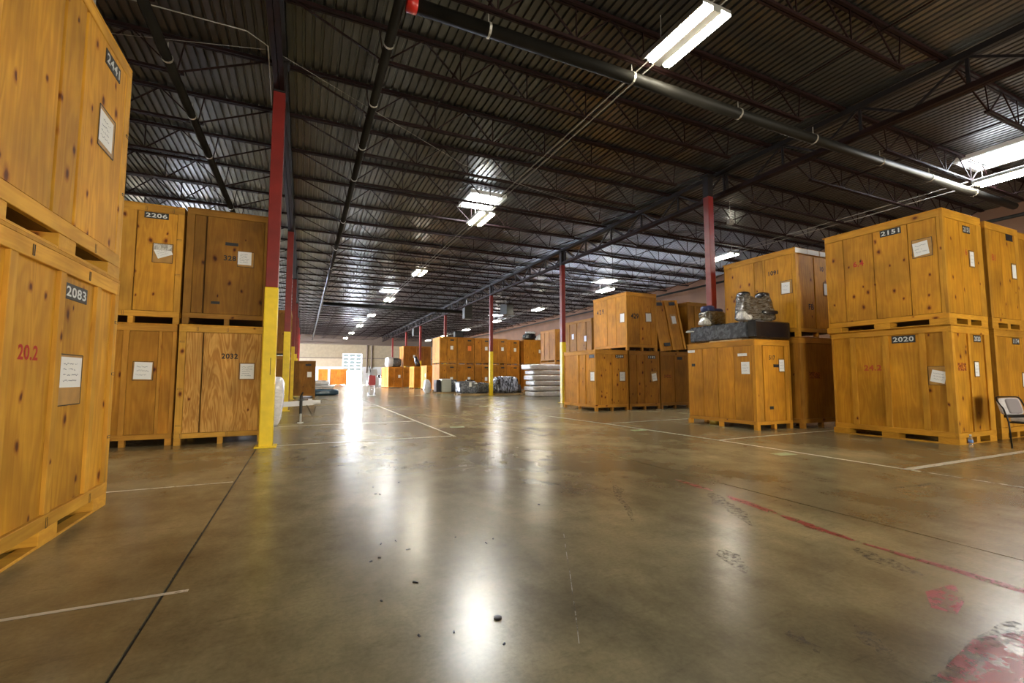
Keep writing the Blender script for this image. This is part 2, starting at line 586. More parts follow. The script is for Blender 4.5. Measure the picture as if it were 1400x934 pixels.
def strip(name, pts, w, mk, label=None, z=0.0015):
    """a thin painted strip along floor points"""
    mb = MB()
    P = [Vector((p[0], p[1], 0)) for p in pts]
    W = w if hasattr(w, '__len__') else [w] * len(P)
    left, right = [], []
    for i, p in enumerate(P):
        t = (P[min(i + 1, len(P) - 1)] - P[max(0, i - 1)]).normalized()
        nrm = Vector((-t.y, t.x, 0))
        left.append(p + nrm * W[i] / 2)
        right.append(p - nrm * W[i] / 2)
    n = len(P)
    up = Vector((0, 0, z))
    vs = [v + up for v in left] + [v + up for v in right]
    mb.add(vs, [(i, n + i, n + i + 1, i + 1) for i in range(n - 1)])
    o = link(name, mb.mesh(name, M[mk]), floor)
    if label:
        o['label'] = label
    return o

def wob(a, b, n, amp, seed=0):
    rnd = random.Random(seed)
    return [(a[0] + (b[0] - a[0]) * i / n + (rnd.random() - .5) * amp, a[1] + (b[1] - a[1]) * i / n + (rnd.random() - .5) * amp) for i in range(n + 1)]

strip('painted_line', [(-3.2, 3.26), (-0.56, 3.26)], 0.035, 'wline')
strip('painted_line', [(-4.5, 6.3), (-0.70, 6.3)], 0.035, 'wline')
strip('painted_line', [(-0.52, 9.22), (2.84, 9.22)], 0.06, 'wline')
strip('painted_line', [(-0.5, 12.65), (2.9, 12.65)], 0.06, 'wline')
strip('painted_line', [(-0.5, 16.1), (2.9, 16.1)], 0.06, 'wfaint')
strip('painted_line', [(-0.5, 19.6), (2.9, 19.6)], 0.06, 'wfaint')
strip('painted_line', [(2.87, 9.1), (2.87, 20.0)], 0.06, 'wline')
strip('painted_line', [(2.87, 20.0), (2.87, 44.0)], 0.06, 'wfaint')
strip('painted_line', [(7.30, 3.3), (7.32, 6.5), (7.2, 9.6), (6.95, 12.5)], 0.07, 'wline')
strip('painted_line', [(7.30, 1.0), (7.30, 3.3)], 0.05, 'wfaint')
strip('painted_line', [(6.9, 12.5), (6.8, 30.0)], 0.06, 'wfaint')
strip('painted_line', [(7.25, 3.45), (12.0, 3.45)], 0.10, 'wline', 'broad white line running off to the right')
strip('painted_line', [(7.36, 6.5), (11.3, 6.58)], 0.06, 'wline')
strip('painted_line', [(7.2, 9.95), (10.6, 10.1)], 0.06, 'wline')
strip('painted_line', [(7.0, 13.2), (9.3, 13.2)], 0.05, 'wfaint')
for x, y in ((6.96, 4.92), (7.0, 8.42), (3.44, 10.76), (6.7, 17.5)):
    strip('tape_marker', [(x - 0.17, y + 0.02), (x + 0.17, y - 0.02)], 0.22, 'tape', 'pale green tape rectangle stuck to the floor')
# worn red line with its smears, lower right
strip('red_line', wob((4.08, 4.25), (4.04, 3.7), 6, 0.03, 1), [0.02, 0.06, 0.07, 0.05, 0.08, 0.06, 0.02], 'rline', 'worn red painted line')
strip('red_line', wob((4.0, 3.45), (3.9, 2.85), 6, 0.03, 2), [0.03, 0.09, 0.10, 0.10, 0.08, 0.10, 0.03], 'rline', 'worn red painted line')
strip('red_line', wob((3.9, 2.8), (3.78, 2.15), 6, 0.03, 3), [0.03, 0.10, 0.07, 0.12, 0.07, 0.07, 0.03], 'rline', 'worn red painted line')
strip('red_line', wob((3.8, 2.1), (3.80, 0.9), 8, 0.012, 4), [0.03, 0.05, 0.06, 0.07, 0.085, 0.09, 0.09, 0.09, 0.09], 'rline', 'worn red painted line')
strip('red_patch', [(3.10, 1.34), (3.30, 1.42), (3.52, 1.47)], [0.10, 0.16, 0.02], 'rpatch', 'small red triangle of worn paint')
strip('red_patch', [(2.42, 0.95), (2.9, 1.0), (3.4, 0.93)], [0.26, 0.30, 0.22], 'rpatch', 'large patch of worn red paint')
strip('red_patch', [(2.45, 0.82), (2.9, 0.84)], [0.14, 0.18], 'rpatch', 'bright red remnant of paint')
strip('smear', wob((3.95, 3.62), (3.42, 2.72), 8, 0.05, 5), [0.04, 0.16, 0.13, 0.20, 0.12, 0.18, 0.10, 0.06, 0.02], 'smear', 'grey green smear beside the red line')
strip('smear', wob((3.62, 2.05), (3.52, 1.62), 6, 0.05, 6), [0.05, 0.13, 0.12, 0.17, 0.13, 0.10, 0.03], 'smear', 'grey green smear beside the red line')
strip('smear', wob((1.95, 1.02), (3.30, 1.14), 12, 0.03, 7), [0.03, 0.06, 0.06, 0.07, 0.07, 0.06, 0.07, 0.08, 0.08, 0.09, 0.09, 0.09, 0.03], 'smear', 'dark band along the red patch')
strip('smear', wob((2.55, 1.42), (2.35, 1.25), 4, 0.05, 8), [0.03, 0.10, 0.09, 0.07, 0.02], 'smearpurple', 'dull purple stain')
strip('smear', wob((2.2, 1.55), (2.12, 1.38), 4, 0.04, 9), [0.02, 0.08, 0.06, 0.05, 0.02], 'smearpurple', 'dull purple stain')
strip('smear', wob((2.75, 2.45), (2.55, 2.1), 4, 0.05, 10), [0.03, 0.16, 0.13, 0.10, 0.02], 'smear', 'dark blotch')
strip('smear', wob((5.9, 2.95), (6.75, 2.85), 5, 0.05, 11), [0.02, 0.05, 0.06, 0.05, 0.06, 0.02], 'smear', 'short dark skid mark')
strip('smear', wob((3.25, 4.35), (2.6, 3.2), 6, 0.06, 12), [0.02, 0.12, 0.07, 0.05, 0.06, 0.05, 0.02], 'smear', 'dark blotch')
strip('crack', wob((0.75, 5.85), (2.0, 6.05), 9, 0.04, 13), 0.012, 'crack', 'hairline crack')
strip('scratch', wob((1.2, 1.88), (1.91, 3.21), 6, 0.01, 14), 0.005, 'wfaint', 'thin pale scratch')

# ------------------------------------------------------------------ setting: roof deck, joists, girders
ceiling = empty('ceiling', (0, 0, 0))
tag(ceiling, 'dark corrugated steel roof deck carried by open web joists', kind='structure')
pitch, dep = 0.152, 0.038
prof = []
for k in range(6):
    x = k * pitch
    prof += [(x, 0), (x + 0.092, 0), (x + 0.104, dep), (x + 0.140, dep)]
prof.append((6 * pitch, 0))
mb = MB()
Ln = YW1 - YW0
npf = len(prof)
mb.add([(x, 0, z) for x, z in prof] + [(x, Ln, z) for x, z in prof], [(i, npf + i, npf + i + 1, i + 1) for i in range(npf - 1)])
deckme = mb.mesh('deck_sheet', M['deck'])
nsheet = int(math.ceil((XW1 - XW0) / (6 * pitch)))
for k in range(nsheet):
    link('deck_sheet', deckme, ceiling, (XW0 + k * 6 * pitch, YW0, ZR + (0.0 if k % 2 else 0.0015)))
link('roof_slab', MB().box((XW0 + XW1) / 2, (YW0 + YW1) / 2, ZR + 0.12, XW1 - XW0 + 1.2, YW1 - YW0 + 1.2, 0.1).mesh('roof_slab', M['brownbeam']), ceiling)

XC = [-12.05, -0.55, 10.95, 22.3]          # girder and column lines
span = 11.5
tcm = MB().box(span / 2, -0.032, 0, span, 0.045, 0.055).box(span / 2, 0.032, 0, span, 0.045, 0.055).mesh('top_chord', M['joist'])
bcm = MB().box(span / 2, -0.026, 0, span - 3.1, 0.036, 0.045).box(span / 2, 0.026, 0, span - 3.1, 0.036, 0.045).mesh('bottom_chord', M['joist'])
mb = MB()
zt, zb = 7.21, 6.60
n0, n1 = 1.65, span - 1.65
k = 7
nodes = [n0 + (n1 - n0) * i / (k - 1) for i in range(k)]
half = (nodes[1] - nodes[0]) / 2
for i, x in enumerate(nodes):
    if 0 < i < k - 1:
        mb.bar((x, 0, zb), (x, 0, zt), 0.018)
        mb.bar((x, 0, zb), (x - half, 0, zt), 0.022)
        mb.bar((x, 0, zb), (x + half, 0, zt), 0.022)
mb.bar((n0, 0, zb), (0.25, 0, zt), 0.026)
mb.bar((n0, 0, zb), (n0 + half, 0, zt), 0.022)
mb.bar((n0, 0, zb), (n0 - 0.1, 0, zt), 0.018)
mb.bar((n1, 0, zb), (span - 0.25, 0, zt), 0.026)
mb.bar((n1, 0, zb), (n1 - half, 0, zt), 0.022)
mb.bar((n1, 0, zb), (n1 + 0.1, 0, zt), 0.018)
webm = mb.mesh('web_lattice', M['joist'])
JY = [0.55 + 1.79 * k for k in range(-6, 41)]
JY = [y for y in JY if YW0 + 0.3 < y < YW1 - 0.3]
for bay in range(3):
    for y in JY:
        j = empty('roof_joist', (XC[bay], y, 0), parent=ceiling)
        s = 1.0 if bay < 2 else (22.3 - 10.95) / span
        for nm, me, z in (('top_chord', tcm, zt), ('bottom_chord', bcm, zb), ('web_lattice', webm, 0)):
            o = link(nm, me, j, (0, 0, z))
            o.scale = (s, 1, 1)
# girders: trusses along Y on the column lines
gl = 8.95
gtop = MB().box(-0.05, gl / 2, 0, 0.085, gl, 0.12).box(0.05, gl / 2, 0, 0.085, gl, 0.12).mesh('top_chord', M['girder'])
gbot = MB().box(-0.045, gl / 2, 0, 0.075, gl, 0.10).box(0.045, gl / 2, 0, 0.075, gl, 0.10).mesh('bottom_chord', M['joist'])
mb = MB()
for i in range(6):
    y = min(gl - 0.05, 0.05 + i * gl / 5)
    mb.bar((0, y, 6.52), (0, y, 7.1), 0.05)
    if i < 5:
        mb.bar((0, y, 7.1), (0, y + gl / 10, 6.52), 0.045)
        mb.bar((0, y + gl / 10, 6.52), (0, y + gl / 5, 7.1), 0.045)
gweb = mb.mesh('web_lattice', M['girder'])
CY = [9.15 + 8.95 * k for k in range(-2, 8)]
for gx in (-0.55, 10.95):
    for y in CY[:-1]:
        g = empty('roof_girder', (gx, y, 0), parent=ceiling)
        link('top_chord', gtop, g, (0, 0, 7.12))
        link('bottom_chord', gbot, g, (0, 0, 6.50))
        link('web_lattice', gweb, g)
# bridging rods between joists
for x in (2.3, 8.1, 13.4, 19.0):
    link('bridging_rod', MB().bar((x, YW0 + 1, 6.63), (x, YW1 - 1, 6.63), 0.022).mesh('bridging_rod', M['joist']), ceiling)

# ------------------------------------------------------------------ setting: walls
def wallbox(name, label, c, s, mk):
    o = link(name, MB().box(0, 0, 0, *s).mesh(name, M[mk]), None, c)
    return tag(o, label, kind='structure')
zc = ZR / 2 + 0.05
wallbox('wall_right', 'brown block side wall behind the right-hand crates', (XW1 + 0.1, (YW0 + YW1) / 2, zc), (0.2, YW1 - YW0, ZR + 0.2), 'brownwall')
wl = empty('wall_left', (XW0 - 0.1, 0, 0))
tag(wl, 'brown side wall with added glowing dock doors far down, out of view', kind='structure')
SIDE_PANES = [(44.0, 48.5), (52.0, 56.5), (60.0, 64.5)]
yy = YW0
for d0, d1 in SIDE_PANES + [(YW1, YW1)]:
    link('wall_panel', bx(0.2, d0 - yy, ZR + 0.2, 'brownwall', 0), wl, (0, (yy + d0) / 2, zc))
    if d1 > d0:
        link('added_daylight_pane', bx(0.04, d1 - d0, 3.6, 'sideglow', 0), wl, (0, (d0 + d1) / 2, 1.8))  # added unseen dock door, its pane glows as daylight from the left
        for k in range(5):
            link('door_rail', bx(0.07, d1 - d0, 0.06, 'white'), wl, (0.02, (d0 + d1) / 2, 0.05 + k * 0.88))
        link('wall_panel', bx(0.2, d1 - d0, ZR + 0.2 - 3.6, 'brownwall', 0), wl, (0, (d0 + d1) / 2, 3.6 + (ZR + 0.2 - 3.6) / 2))
    yy = d1
wallbox('wall_light_block_far', 'added unseen wall stub blocking light from the side panes', (-10.85, 42.5, zc), (2.9, 0.2, ZR + 0.2), 'brownwall')  # added out of view to keep pane light off the left-bay roof
wf = empty('wall_front', (0, YW0 - 0.1, 0))
tag(wf, 'wall behind the camera with two added glowing dock doors', kind='structure')
xx = XW0 - 0.2
for d0, d1 in [(3.0, 6.6), (11.0, 14.6), (XW1 + 0.2, XW1 + 0.2)]:
    link('wall_panel', bx(d0 - xx, 0.2, ZR + 0.2, 'brownwall', 0), wf, ((xx + d0) / 2, 0, zc))
    if d1 > d0:
        link('added_daylight_pane', bx(d1 - d0, 0.04, 3.6, 'frontglow', 0), wf, ((d0 + d1) / 2, 0, 1.8))  # added dock door behind the camera, its pane glows to light near faces
        for k in range(5):
            link('door_rail', bx(d1 - d0, 0.07, 0.06, 'white'), wf, ((d0 + d1) / 2, 0.02, 0.05 + k * 0.88))
        link('wall_panel', bx(d1 - d0, 0.2, ZR + 0.2 - 3.6, 'brownwall', 0), wf, ((d0 + d1) / 2, 0, 3.6 + (ZR + 0.2 - 3.6) / 2))
    xx = d1
wallbox('wall_light_block_near', 'added unseen low wall across the left bay, blocking side light', (-7.1, 16.0, 2.1), (10.4, 0.2, 4.2), 'brownwall')  # added out of view to shield the near end from the side panes
wb = empty('wall_back', (0, YW1, 0))
tag(wb, 'far end wall, tan above and white below, with a bright dock door', kind='structure')
D0, D1, DH = 5.30, 8.05, 4.55
def wpan(x0, x1, z0, z1, mk, nm='wall_panel', t=0.2, dy=0.1):
    link(nm, bx(x1 - x0 + 0.004, t, z1 - z0, mk, 0.012), wb, ((x0 + x1) / 2, dy, (z0 + z1) / 2))
edges = [XW0, -8, -3.4, 0.6, 4.2, D0]
for i in range(len(edges) - 1):
    wpan(edges[i], edges[i + 1], 0, 2.62, 'whitewall')
    wpan(edges[i], edges[i + 1], 2.62, 3.9, 'tanlight')
    wpan(edges[i], edges[i + 1], 3.9, 5.9, 'tan')
    wpan(edges[i], edges[i + 1], 5.9, ZR + 0.1, 'brownbeam')
edges = [D1, 10.6, 14.5, 18.5, XW1]
for i in range(len(edges) - 1):
    wpan(edges[i], edges[i + 1], 0, 2.62, 'whitewall')
    wpan(edges[i], edges[i + 1], 2.62, 3.9, 'tan')
    wpan(edges[i], edges[i + 1], 3.9, 5.9, 'tan')
    wpan(edges[i], edges[i + 1], 5.9, ZR + 0.1, 'brownbeam')
wpan(D0, D1, DH, 5.9, 'tan')
wpan(D0, D1, 5.9, ZR + 0.1, 'brownbeam')
link('ledge_beam', bx(D0 - XW0, 0.16, 0.12, 'brownbeam'), wb, ((D0 + XW0) / 2, -0.08, 3.9))
link('ledge_beam', bx(XW1 - D1, 0.16, 0.12, 'brownbeam'), wb, ((D1 + XW1) / 2, -0.08, 3.9))
link('header_beam', bx(XW1 - XW0, 0.3, 0.22, 'brownbeam'), wb, ((XW1 + XW0) / 2, -0.3, 6.0))
for x in (8.75, 9.45):
    link('wall_pipe', MB().tube([(x, -0.15, 1.7), (x, -0.15, 5.9)], 0.10, 8).mesh('wall_pipe', M['brownbeam']), wb)
# dock door
dd = empty('door_1', (0, YW1, 0))
tag(dd, 'bright dock door with a translucent panelled upper leaf', kind='structure')
for x in (D0, D1):
    link('jamb', bx(0.10, 0.26, DH, 'white'), dd, (x, 0.08, DH / 2))
link('head', bx(D1 - D0, 0.26, 0.12, 'white'), dd, ((D0 + D1) / 2, 0.08, DH))
nw, nh = 3, 5
pw, ph = (D1 - D0 - 0.1) / nw, (DH - 2.02) / nh
for i in range(nw):
    for j in range(nh):
        link('door_pane', bx(pw - 0.06, 0.03, ph - 0.06, 'frosted', 0), dd, (D0 + 0.05 + pw * (i + .5), 0.06, 2.02 + ph * (j + .5)))
for i in range(nw + 1):
    link('mullion', bx(0.045, 0.05, DH - 2.0, 'galv'), dd, (D0 + 0.05 + pw * i, 0.06, 2.0 + (DH - 2.0) / 2))
for j in range(nh + 1):
    link('door_rail', bx(D1 - D0, 0.05, 0.045, 'galv'), dd, ((D0 + D1) / 2, 0.062, 2.02 + ph * j))
g = link('ground', MB().box(5, YW1 + 20.3, -0.06, 80, 40, 0.1).mesh('ground', M['ground']))
tag(g, 'sunlit concrete yard outside the far door', kind='structure')

# ------------------------------------------------------------------ columns
colshaft = bx(0.20, 0.20, 3.62, 'red', 0.012)
colshade = bx(0.20, 0.20, 0.64, 'girder', 0.008)  # top of the red column painted dark, shade above the lights put into colour
colguard = bx(0.215, 0.215, 2.80, 'yellow', 0.012)
colbase = bx(0.34, 0.34, 0.025, 'yellow', 0.005)
colcap = bx(0.30, 0.30, 0.06, 'girder', 0.005)
stripem = bx(0.010, 0.002, 0.30, 'black', 0)
lab_l = {1: 'red column with yellow foot in front of the crate stencilled 2032', 2: 'red and yellow column behind the white trailer tongue, second of the left row',
         3: 'third red and yellow column of the left row', 4: 'fourth red and yellow column of the left row', 5: 'fifth red column of the left row',
         6: 'sixth red column of the left row', 7: 'last red column of the left row, by the far wall', 0: 'red column of the left row beside the camera'}
lab_r = {1: 'red column rising behind the wrapped furniture on the low crate', 2: 'red and yellow column beside the stack of bagged mattresses',
         3: 'red and yellow column behind the striped black wrapped bundle', 4: 'dark red column rising behind the long double row of crates', 5: 'fifth red column of the right row',
         6: 'sixth red column of the right row', 7: 'last red column of the right row, by the far wall', 0: 'red column of the right row beside the camera'}
for gx, lab in ((-0.55, lab_l), (10.95, lab_r)):
    for k in range(1, 8):
        y = 9.15 + 8.95 * (k - 1)
        xx = gx
        yy = y if gx < 0 else y + 0.25
        if gx > 0 and k == 1: xx, yy = 10.58, 9.46
        if gx > 0 and k == 4: yy = 37.8
        if gx > 0 and k == 5: yy = 46.9
        c = empty('steel_column', (xx, yy, 0))
        tag(c, lab[k], 'column', 'steel columns of the left row' if gx < 0 else 'steel columns of the right row', 'thing')
        link('shaft', colshaft, c, (0, 0, 2.80 + 3.62 / 2))
        link('shaded_column_top', colshade, c, (0, 0, 6.42 + 0.32))
        link('yellow_guard', colguard, c, (0, 0, 1.40))
        link('base_plate', colbase, c, (0, 0, 0.0125))
        link('cap_plate', colcap, c, (0, 0, 7.03))
        if gx < 0 and k == 1:
            link('scuff', stripem, c, (0.03, -0.109, 1.40))

# ------------------------------------------------------------------ pipes and conduits
def pipe_thing(name, label, pts, r, mk, group=None, n=12, bands=None, cap=None):
    t = empty(name, (0, 0, 0))
    tag(t, label, 'pipe', group)
    link('pipe_run', MB().tube(pts, r, n).mesh('pipe_run', M[mk], True), t)
    if bands:
        for p, axis, top in bands:
            mb = MB()
            if axis == 'x':
                mb.tube([(p[0] - 0.018, p[1], p[2]), (p[0] + 0.018, p[1], p[2])], r * 1.10, 12)
            else:
                mb.tube([(p[0], p[1] - 0.018, p[2]), (p[0], p[1] + 0.018, p[2])], r * 1.10, 12)
            mb.bar((p[0], p[1], p[2] + r), (p[0], p[1], top), 0.014)
            link('hanger', mb.mesh('hanger', M['band']), t)
    if cap:
        link('red_cap', MB().tube(cap, r * 1.12, 12).mesh('red_cap', M['redcap'], True), t)
    return t
ZP = 6.35
pipe_thing('sprinkler_main', 'thick dark sprinkler main crossing the roof from left to right',
           [(1.20, 6.0, ZP), (19.4, 6.0, ZP)], 0.10, 'pipe', None, 14,
           [((x, 6.0, ZP), 'x', 6.62) for x in (2.35, 5.0, 7.6, 9.9, 12.4, 14.6, 16.9)], [(1.14, 6.0, ZP), (1.28, 6.0, ZP)])
pipe_thing('sprinkler_main', 'far sprinkler cross main, under the roof above the far bundles',
           [(1.15, 34.8, ZP), (11.5, 34.8, ZP)], 0.13, 'pipe', None, 10)
pipe_thing('sprinkler_pipe', 'dark sprinkler pipe running down the middle of the roof',
           [(1.05, -4, ZP), (1.05, 70.5, ZP)], 0.075, 'pipe', None, 10,
           [((1.05, y, ZP), 'y', 6.62) for y in (6.9, 8.6, 10.4, 12.2, 15.8, 19.4, 23)])
pipe_thing('sprinkler_pipe', 'dark sprinkler pipe along the roof over the left crates',
           [(-2.15, -4, ZP), (-2.15, 70.5, ZP)], 0.075, 'pipe', None, 10,
           [((-2.15, y, ZP), 'y', 6.62) for y in (5.1, 6.9, 8.7, 10.5, 12.3, 15.9, 19.5)])
pipe_thing('sprinkler_pipe', 'dark sprinkler pipe along the roof over the right wall crates',
           [(20.6, -4, ZP), (20.6, 70.5, ZP)], 0.06, 'pipe', None, 8)
pipe_thing('standpipe', 'grey vertical pipe rising behind the upper crate 2441',
           [(-2.15, 5.95, 4.45), (-2.15, 5.95, 6.27)], 0.045, 'conduit', None, 8, [((-2.15, 5.95, 5.8), 'x', 5.9)])
def conduit(label, pts, r=0.011):
    t = link('conduit', MB().tube(pts, r, 6).mesh('conduit', M['conduit'], True))
    return tag(t, label, 'conduit')
conduit('left one of the paired conduits feeding the middle lights', [(5.18, -5, 6.58), (5.18, 66, 6.58)])
conduit('right one of the paired conduits feeding the middle lights', [(5.33, -5, 6.58), (5.33, 66, 6.58)])
conduit('left one of the paired conduits feeding the right-hand lights', [(16.62, -5, 6.60), (16.62, 66, 6.60)], 0.013)
conduit('right one of the paired conduits feeding the right-hand lights', [(17.08, -5, 6.6), (17.08, 66, 6.6)], 0.013)
conduit('thin conduit along a joist from the left crates to the first left column', [(-6.5, 7.75, 6.52), (-0.95, 7.75, 6.52), (-0.66, 7.8, 6.4), (-0.66, 9.0, 6.1)], 0.009)
conduit('thin cable strung under the roof over the left row of columns', [(-4.5, 9.4, 6.7), (-0.6, 8.1, 6.55), (3.5, 10.6, 6.5), (9.5, 12.2, 6.52)], 0.004)

# ------------------------------------------------------------------ ceiling lights and skylights
ORD = ['first', 'second', 'third', 'fourth', 'fifth', 'sixth', 'seventh', 'eighth', 'ninth']
housing = MB().box(0, 0, 0.03, 0.56, 1.26, 0.05).box(-0.28, 0, 0.0, 0.012, 1.26, 0.07).box(0.28, 0, 0, 0.012, 1.26, 0.07).box(0, 0, -0.02, 0.16, 1.26, 0.07).mesh('housing', M['galv'])
tubem = MB().tube([(0, -0.59, 0), (0, 0.59, 0)], 0.055, 8).mesh('tube', M['tube'])
rodm = MB().bar((0, 0, 0.05), (0, 0, 0.748), 0.012).mesh('hanger_rod', M['conduit'])
def ceiling_light(x, y, z, label, group, rod=1.0):
    t = empty('fluorescent_light', (x, y, z))
    tag(t, label, 'ceiling light', group)
    link('housing', housing, t)
    for s in (-1, 1):
        link('tube', tubem, t, (s * 0.16, 0, -0.015))
    for s in (-1, 1):
        link('hanger_rod', rodm, t, (0.0, s * 0.5, 0.0)).scale = (1, 1, rod)
for i, y in enumerate([5.05, 14.1, 23.0, 32.0, 41.0, 50.0, 59.0, 67.5]):
    ceiling_light(5.25, y, 6.50, f'twin tube fluorescent light, {ORD[i]} of the middle row from the camera', 'lights of the middle row', .76 if i in (1, 3, 5) else 1.0)
for i, y in enumerate([5.24, 14.3, 23.0, 31.9, 40.5, 49.5, 58.5, 67.0]):
    ceiling_light(16.75, y, 6.50, f'twin tube fluorescent light, {ORD[i]} of the right row from the camera', 'lights of the right row', .76 if i in (0, 2, 4) else 1.0)
for i, y in enumerate([5.0, 14.0, 23.0, 32.0, 41.0, 50.0, 59.0]):
    ceiling_light(-6.3, y, 6.50, f'fluorescent light over the crates left of the columns, {ORD[i]} from the camera', 'lights of the left row')
def skylight(x, y, label, w=1.16, d=1.30):
    t = empty('skylight', (x, y, 7.16))
    tag(t, label, 'skylight', 'roof skylights')
    link('diffuser', bx(w - 0.1, d - 0.1, 0.02, 'skylight', 0), t, (0, 0, 0.04))
    for s in (-1, 1):
        link('curb', bx(0.10, d + 0.1, 0.12, 'white'), t, (s * w / 2, 0, 0.02))
        link('curb', bx(w, 0.10, 0.12, 'white'), t, (0, s * d / 2, 0.02))
skylight(5.35, 14.25, 'roof skylight above the second light of the middle row')
skylight(5.30, 32.2, 'roof skylight above the fourth light of the middle row')
skylight(5.30, 50.2, 'roof skylight above the sixth light of the middle row')
skylight(16.95, 5.35, 'roof skylight above the first light of the right row', 1.3, 1.5)
skylight(17.05, 23.3, 'roof skylight above the third light of the right row')
skylight(17.0, 41.0, 'roof skylight above the fifth light of the right row')

# ------------------------------------------------------------------ crates
FACE = {'-y': 0.0, '-x': -math.pi / 2, '+x': math.pi / 2, '+y': math.pi}
class Crate:
    def __init__(s, label, x0, y0, w, d, z0=0.0, H=2.17, faces=None, tint=(1, 1, 1), base='slots', group=None, rail=0.12, mk='ply'):
        s.x0, s.y0, s.w, s.d, s.z0, s.H = x0, y0, w, d, z0, H
        s.t = empty('storage_crate', (x0 + w / 2, y0 + d / 2, z0))
        tag(s.t, label, 'crate', group)
        s.tint = tint
        s.surf = {}
        s.rail = rail
        faces = faces or {}
        bh = 0.12
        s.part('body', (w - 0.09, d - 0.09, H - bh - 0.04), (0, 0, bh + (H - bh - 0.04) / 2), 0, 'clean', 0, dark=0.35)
        s.part('lid', (w, d, 0.028), (0, 0, H - 0.014), 0, mk)
        s.base(base, bh)
        for f in ('-y', '-x', '+x', '+y'):
            s.face(f, faces.get(f), bh, mk)
    def part(s, name, size, loc, rz, mk, bev=0.004, dark=1.0, parent=None):
        tc = tuple(c * dark for c in s.tint)
        return link(name, bx(*size, mk, bev), parent or s.t, loc, rz, None, tc)
    def base(s, kind, bh):
        w, d = s.w, s.d
        if kind == 'none':
            return
        long_x = w > d
        bl = 0.30 if kind == 'slots' else 0.10
        nx = [-w / 2, 0, w / 2]
        ny = [-d / 2, 0, d / 2]
        for i, x in enumerate(nx):
            for j, y in enumerate(ny):
                if i == 1 and j == 1:
                    continue
                bw = (0.26 if (i != 1) else 0.12) if kind == 'slots' else (0.10 if i != 1 else 0.08)
                bd = (0.30 if (j != 1) else 0.28) if kind == 'slots' else (0.10 if j != 1 else 0.08)
                cx = x - (0 if i == 1 else (1 if i == 2 else -1) * bw / 2)
                cy = y - (0 if j == 1 else (1 if j == 2 else -1) * bd / 2)
                s.part('skid_block', (bw, bd, bh), (cx, cy, bh / 2), 0, 'pineh', 0.004)
        if kind == 'slots':
            for sx in (-1, 1):
                s.part('base_board', (0.10, d - 0.02, 0.022), (sx * (w / 2 - 0.052), 0, 0.011), 0, 'pineh', 0.003)
            for sy in (-1, 1):
                s.part('base_board', (w - 0.24, 0.10, 0.022), (0, sy * (d / 2 - 0.052), 0.011), 0, 'pineh', 0.003)
    def fpos(s, f, u, z, n=0.0):
        """face coordinates (u from the viewer's left, height z, n outwards) -> crate-local"""
        W = s.w if f in ('-y', '+y') else s.d
        D = s.d if f in ('-y', '+y') else s.w
        a = FACE[f]
        lx, ly = u - W / 2, -D / 2 - n
        return (lx * math.cos(a) - ly * math.sin(a), lx * math.sin(a) + ly * math.cos(a), z)
    def face(s, f, spec, bh, mk):
        W = s.w if f in ('-y', '+y') else s.d
        a = FACE[f]
        H = s.H
        t = 0.045
        if spec is None:
            s.part('side_panel', (W - 0.10, 0.03, H - bh - 0.03), s.fpos(f, W / 2, bh + (H - bh - 0.03) / 2, -0.03), a, mk, 0.003)
            return
        segs = spec['segs']
        pl, pr = spec.get('posts', (0.08, 0.08))
        tr, br = spec.get('rails', (s.rail, 0.10))
        fm = spec.get('mats', {})
        style = spec.get('style', 'batten')
        pcol = spec.get('ptint')
        z0, z1 = bh + br, H - tr - 0.028
        ins = 0.0 if f in ('-y', '+y') else t
        # rails
        s.part('top_rail', (W - 2 * ins, t, tr), s.fpos(f, W / 2, H - 0.028 - tr / 2, -t / 2), a, 'pineh')
        s.part('bottom_rail', (W - 2 * ins, t, br), s.fpos(f, W / 2, bh + br / 2, -t / 2 + (0.004 if f in ('-x', '+x') else 0.002)), a, 'pineh')
        if pl: s.part('corner_post', (pl - ins, t, z1 - z0), s.fpos(f, ins + (pl - ins) / 2, (z0 + z1) / 2, -t / 2), a, 'pine')
        if pr: s.part('corner_post', (pr - ins, t, z1 - z0), s.fpos(f, W - ins - (pr - ins) / 2, (z0 + z1) / 2, -t / 2), a, 'pine')
        tot = sum(x[1] for x in segs)
        k = (W - pl - pr) / tot
        u = pl
        i = 0
        for seg in segs:
            kind, wd = seg[0], seg[1] * k
            c = u + wd / 2
            smk = seg[2] if len(seg) > 2 else mk
            if kind == 'p':
                o = s.part('plywood_panel', (wd + 0.004, 0.012, z1 - z0 + 0.004), s.fpos(f, c, (z0 + z1) / 2, -0.034), a, smk, 0)
            elif kind == 'f':
                o = s.part('plywood_panel', (wd - 0.012, 0.03, z1 - z0 - 0.012), s.fpos(f, c, (z0 + z1) / 2, -0.019), a, smk, 0.003)
            elif kind == 'b':
                o = s.part('batten', (wd, 0.036, z1 - z0), s.fpos(f, c, (z0 + z1) / 2, -0.019), a, 'pine')
            s.surf.setdefault(f, []).append((u, u + wd, {'p': -0.028, 'f': -0.004, 'b': -0.001, 'g': -0.04}[kind]))
            u += wd
    def dn(s, f, u, w, extra=0.003):
        """depth of the wood under a marking of width w centred at u"""
        hit = [n for a, b, n in s.surf.get(f, []) if b > u - w / 2 + 0.01 and a < u + w / 2 - 0.01]
        return (max(hit) if hit else 0.0) + extra
    # ---- markings
    def plate(s, f, u, z, w, h, txt, n=0.004, dig='digit', tilt=0):
        n = s.dn(f, u, w)
        p = link('number_plate', bx(w, 0.006, h, 'black', 0), s.t, s.fpos(f, u, z, n), FACE[f])
        if txt:
            me = textmesh(txt, h * 0.66, dig, 0.022)
            xs = [v.co.x for v in me.vertices]
            o = link('digits', me, p, (0, -0.0035, 0))
            o.scale = (w * 0.88 / (max(xs) - min(xs)), 1, 1)
        return p
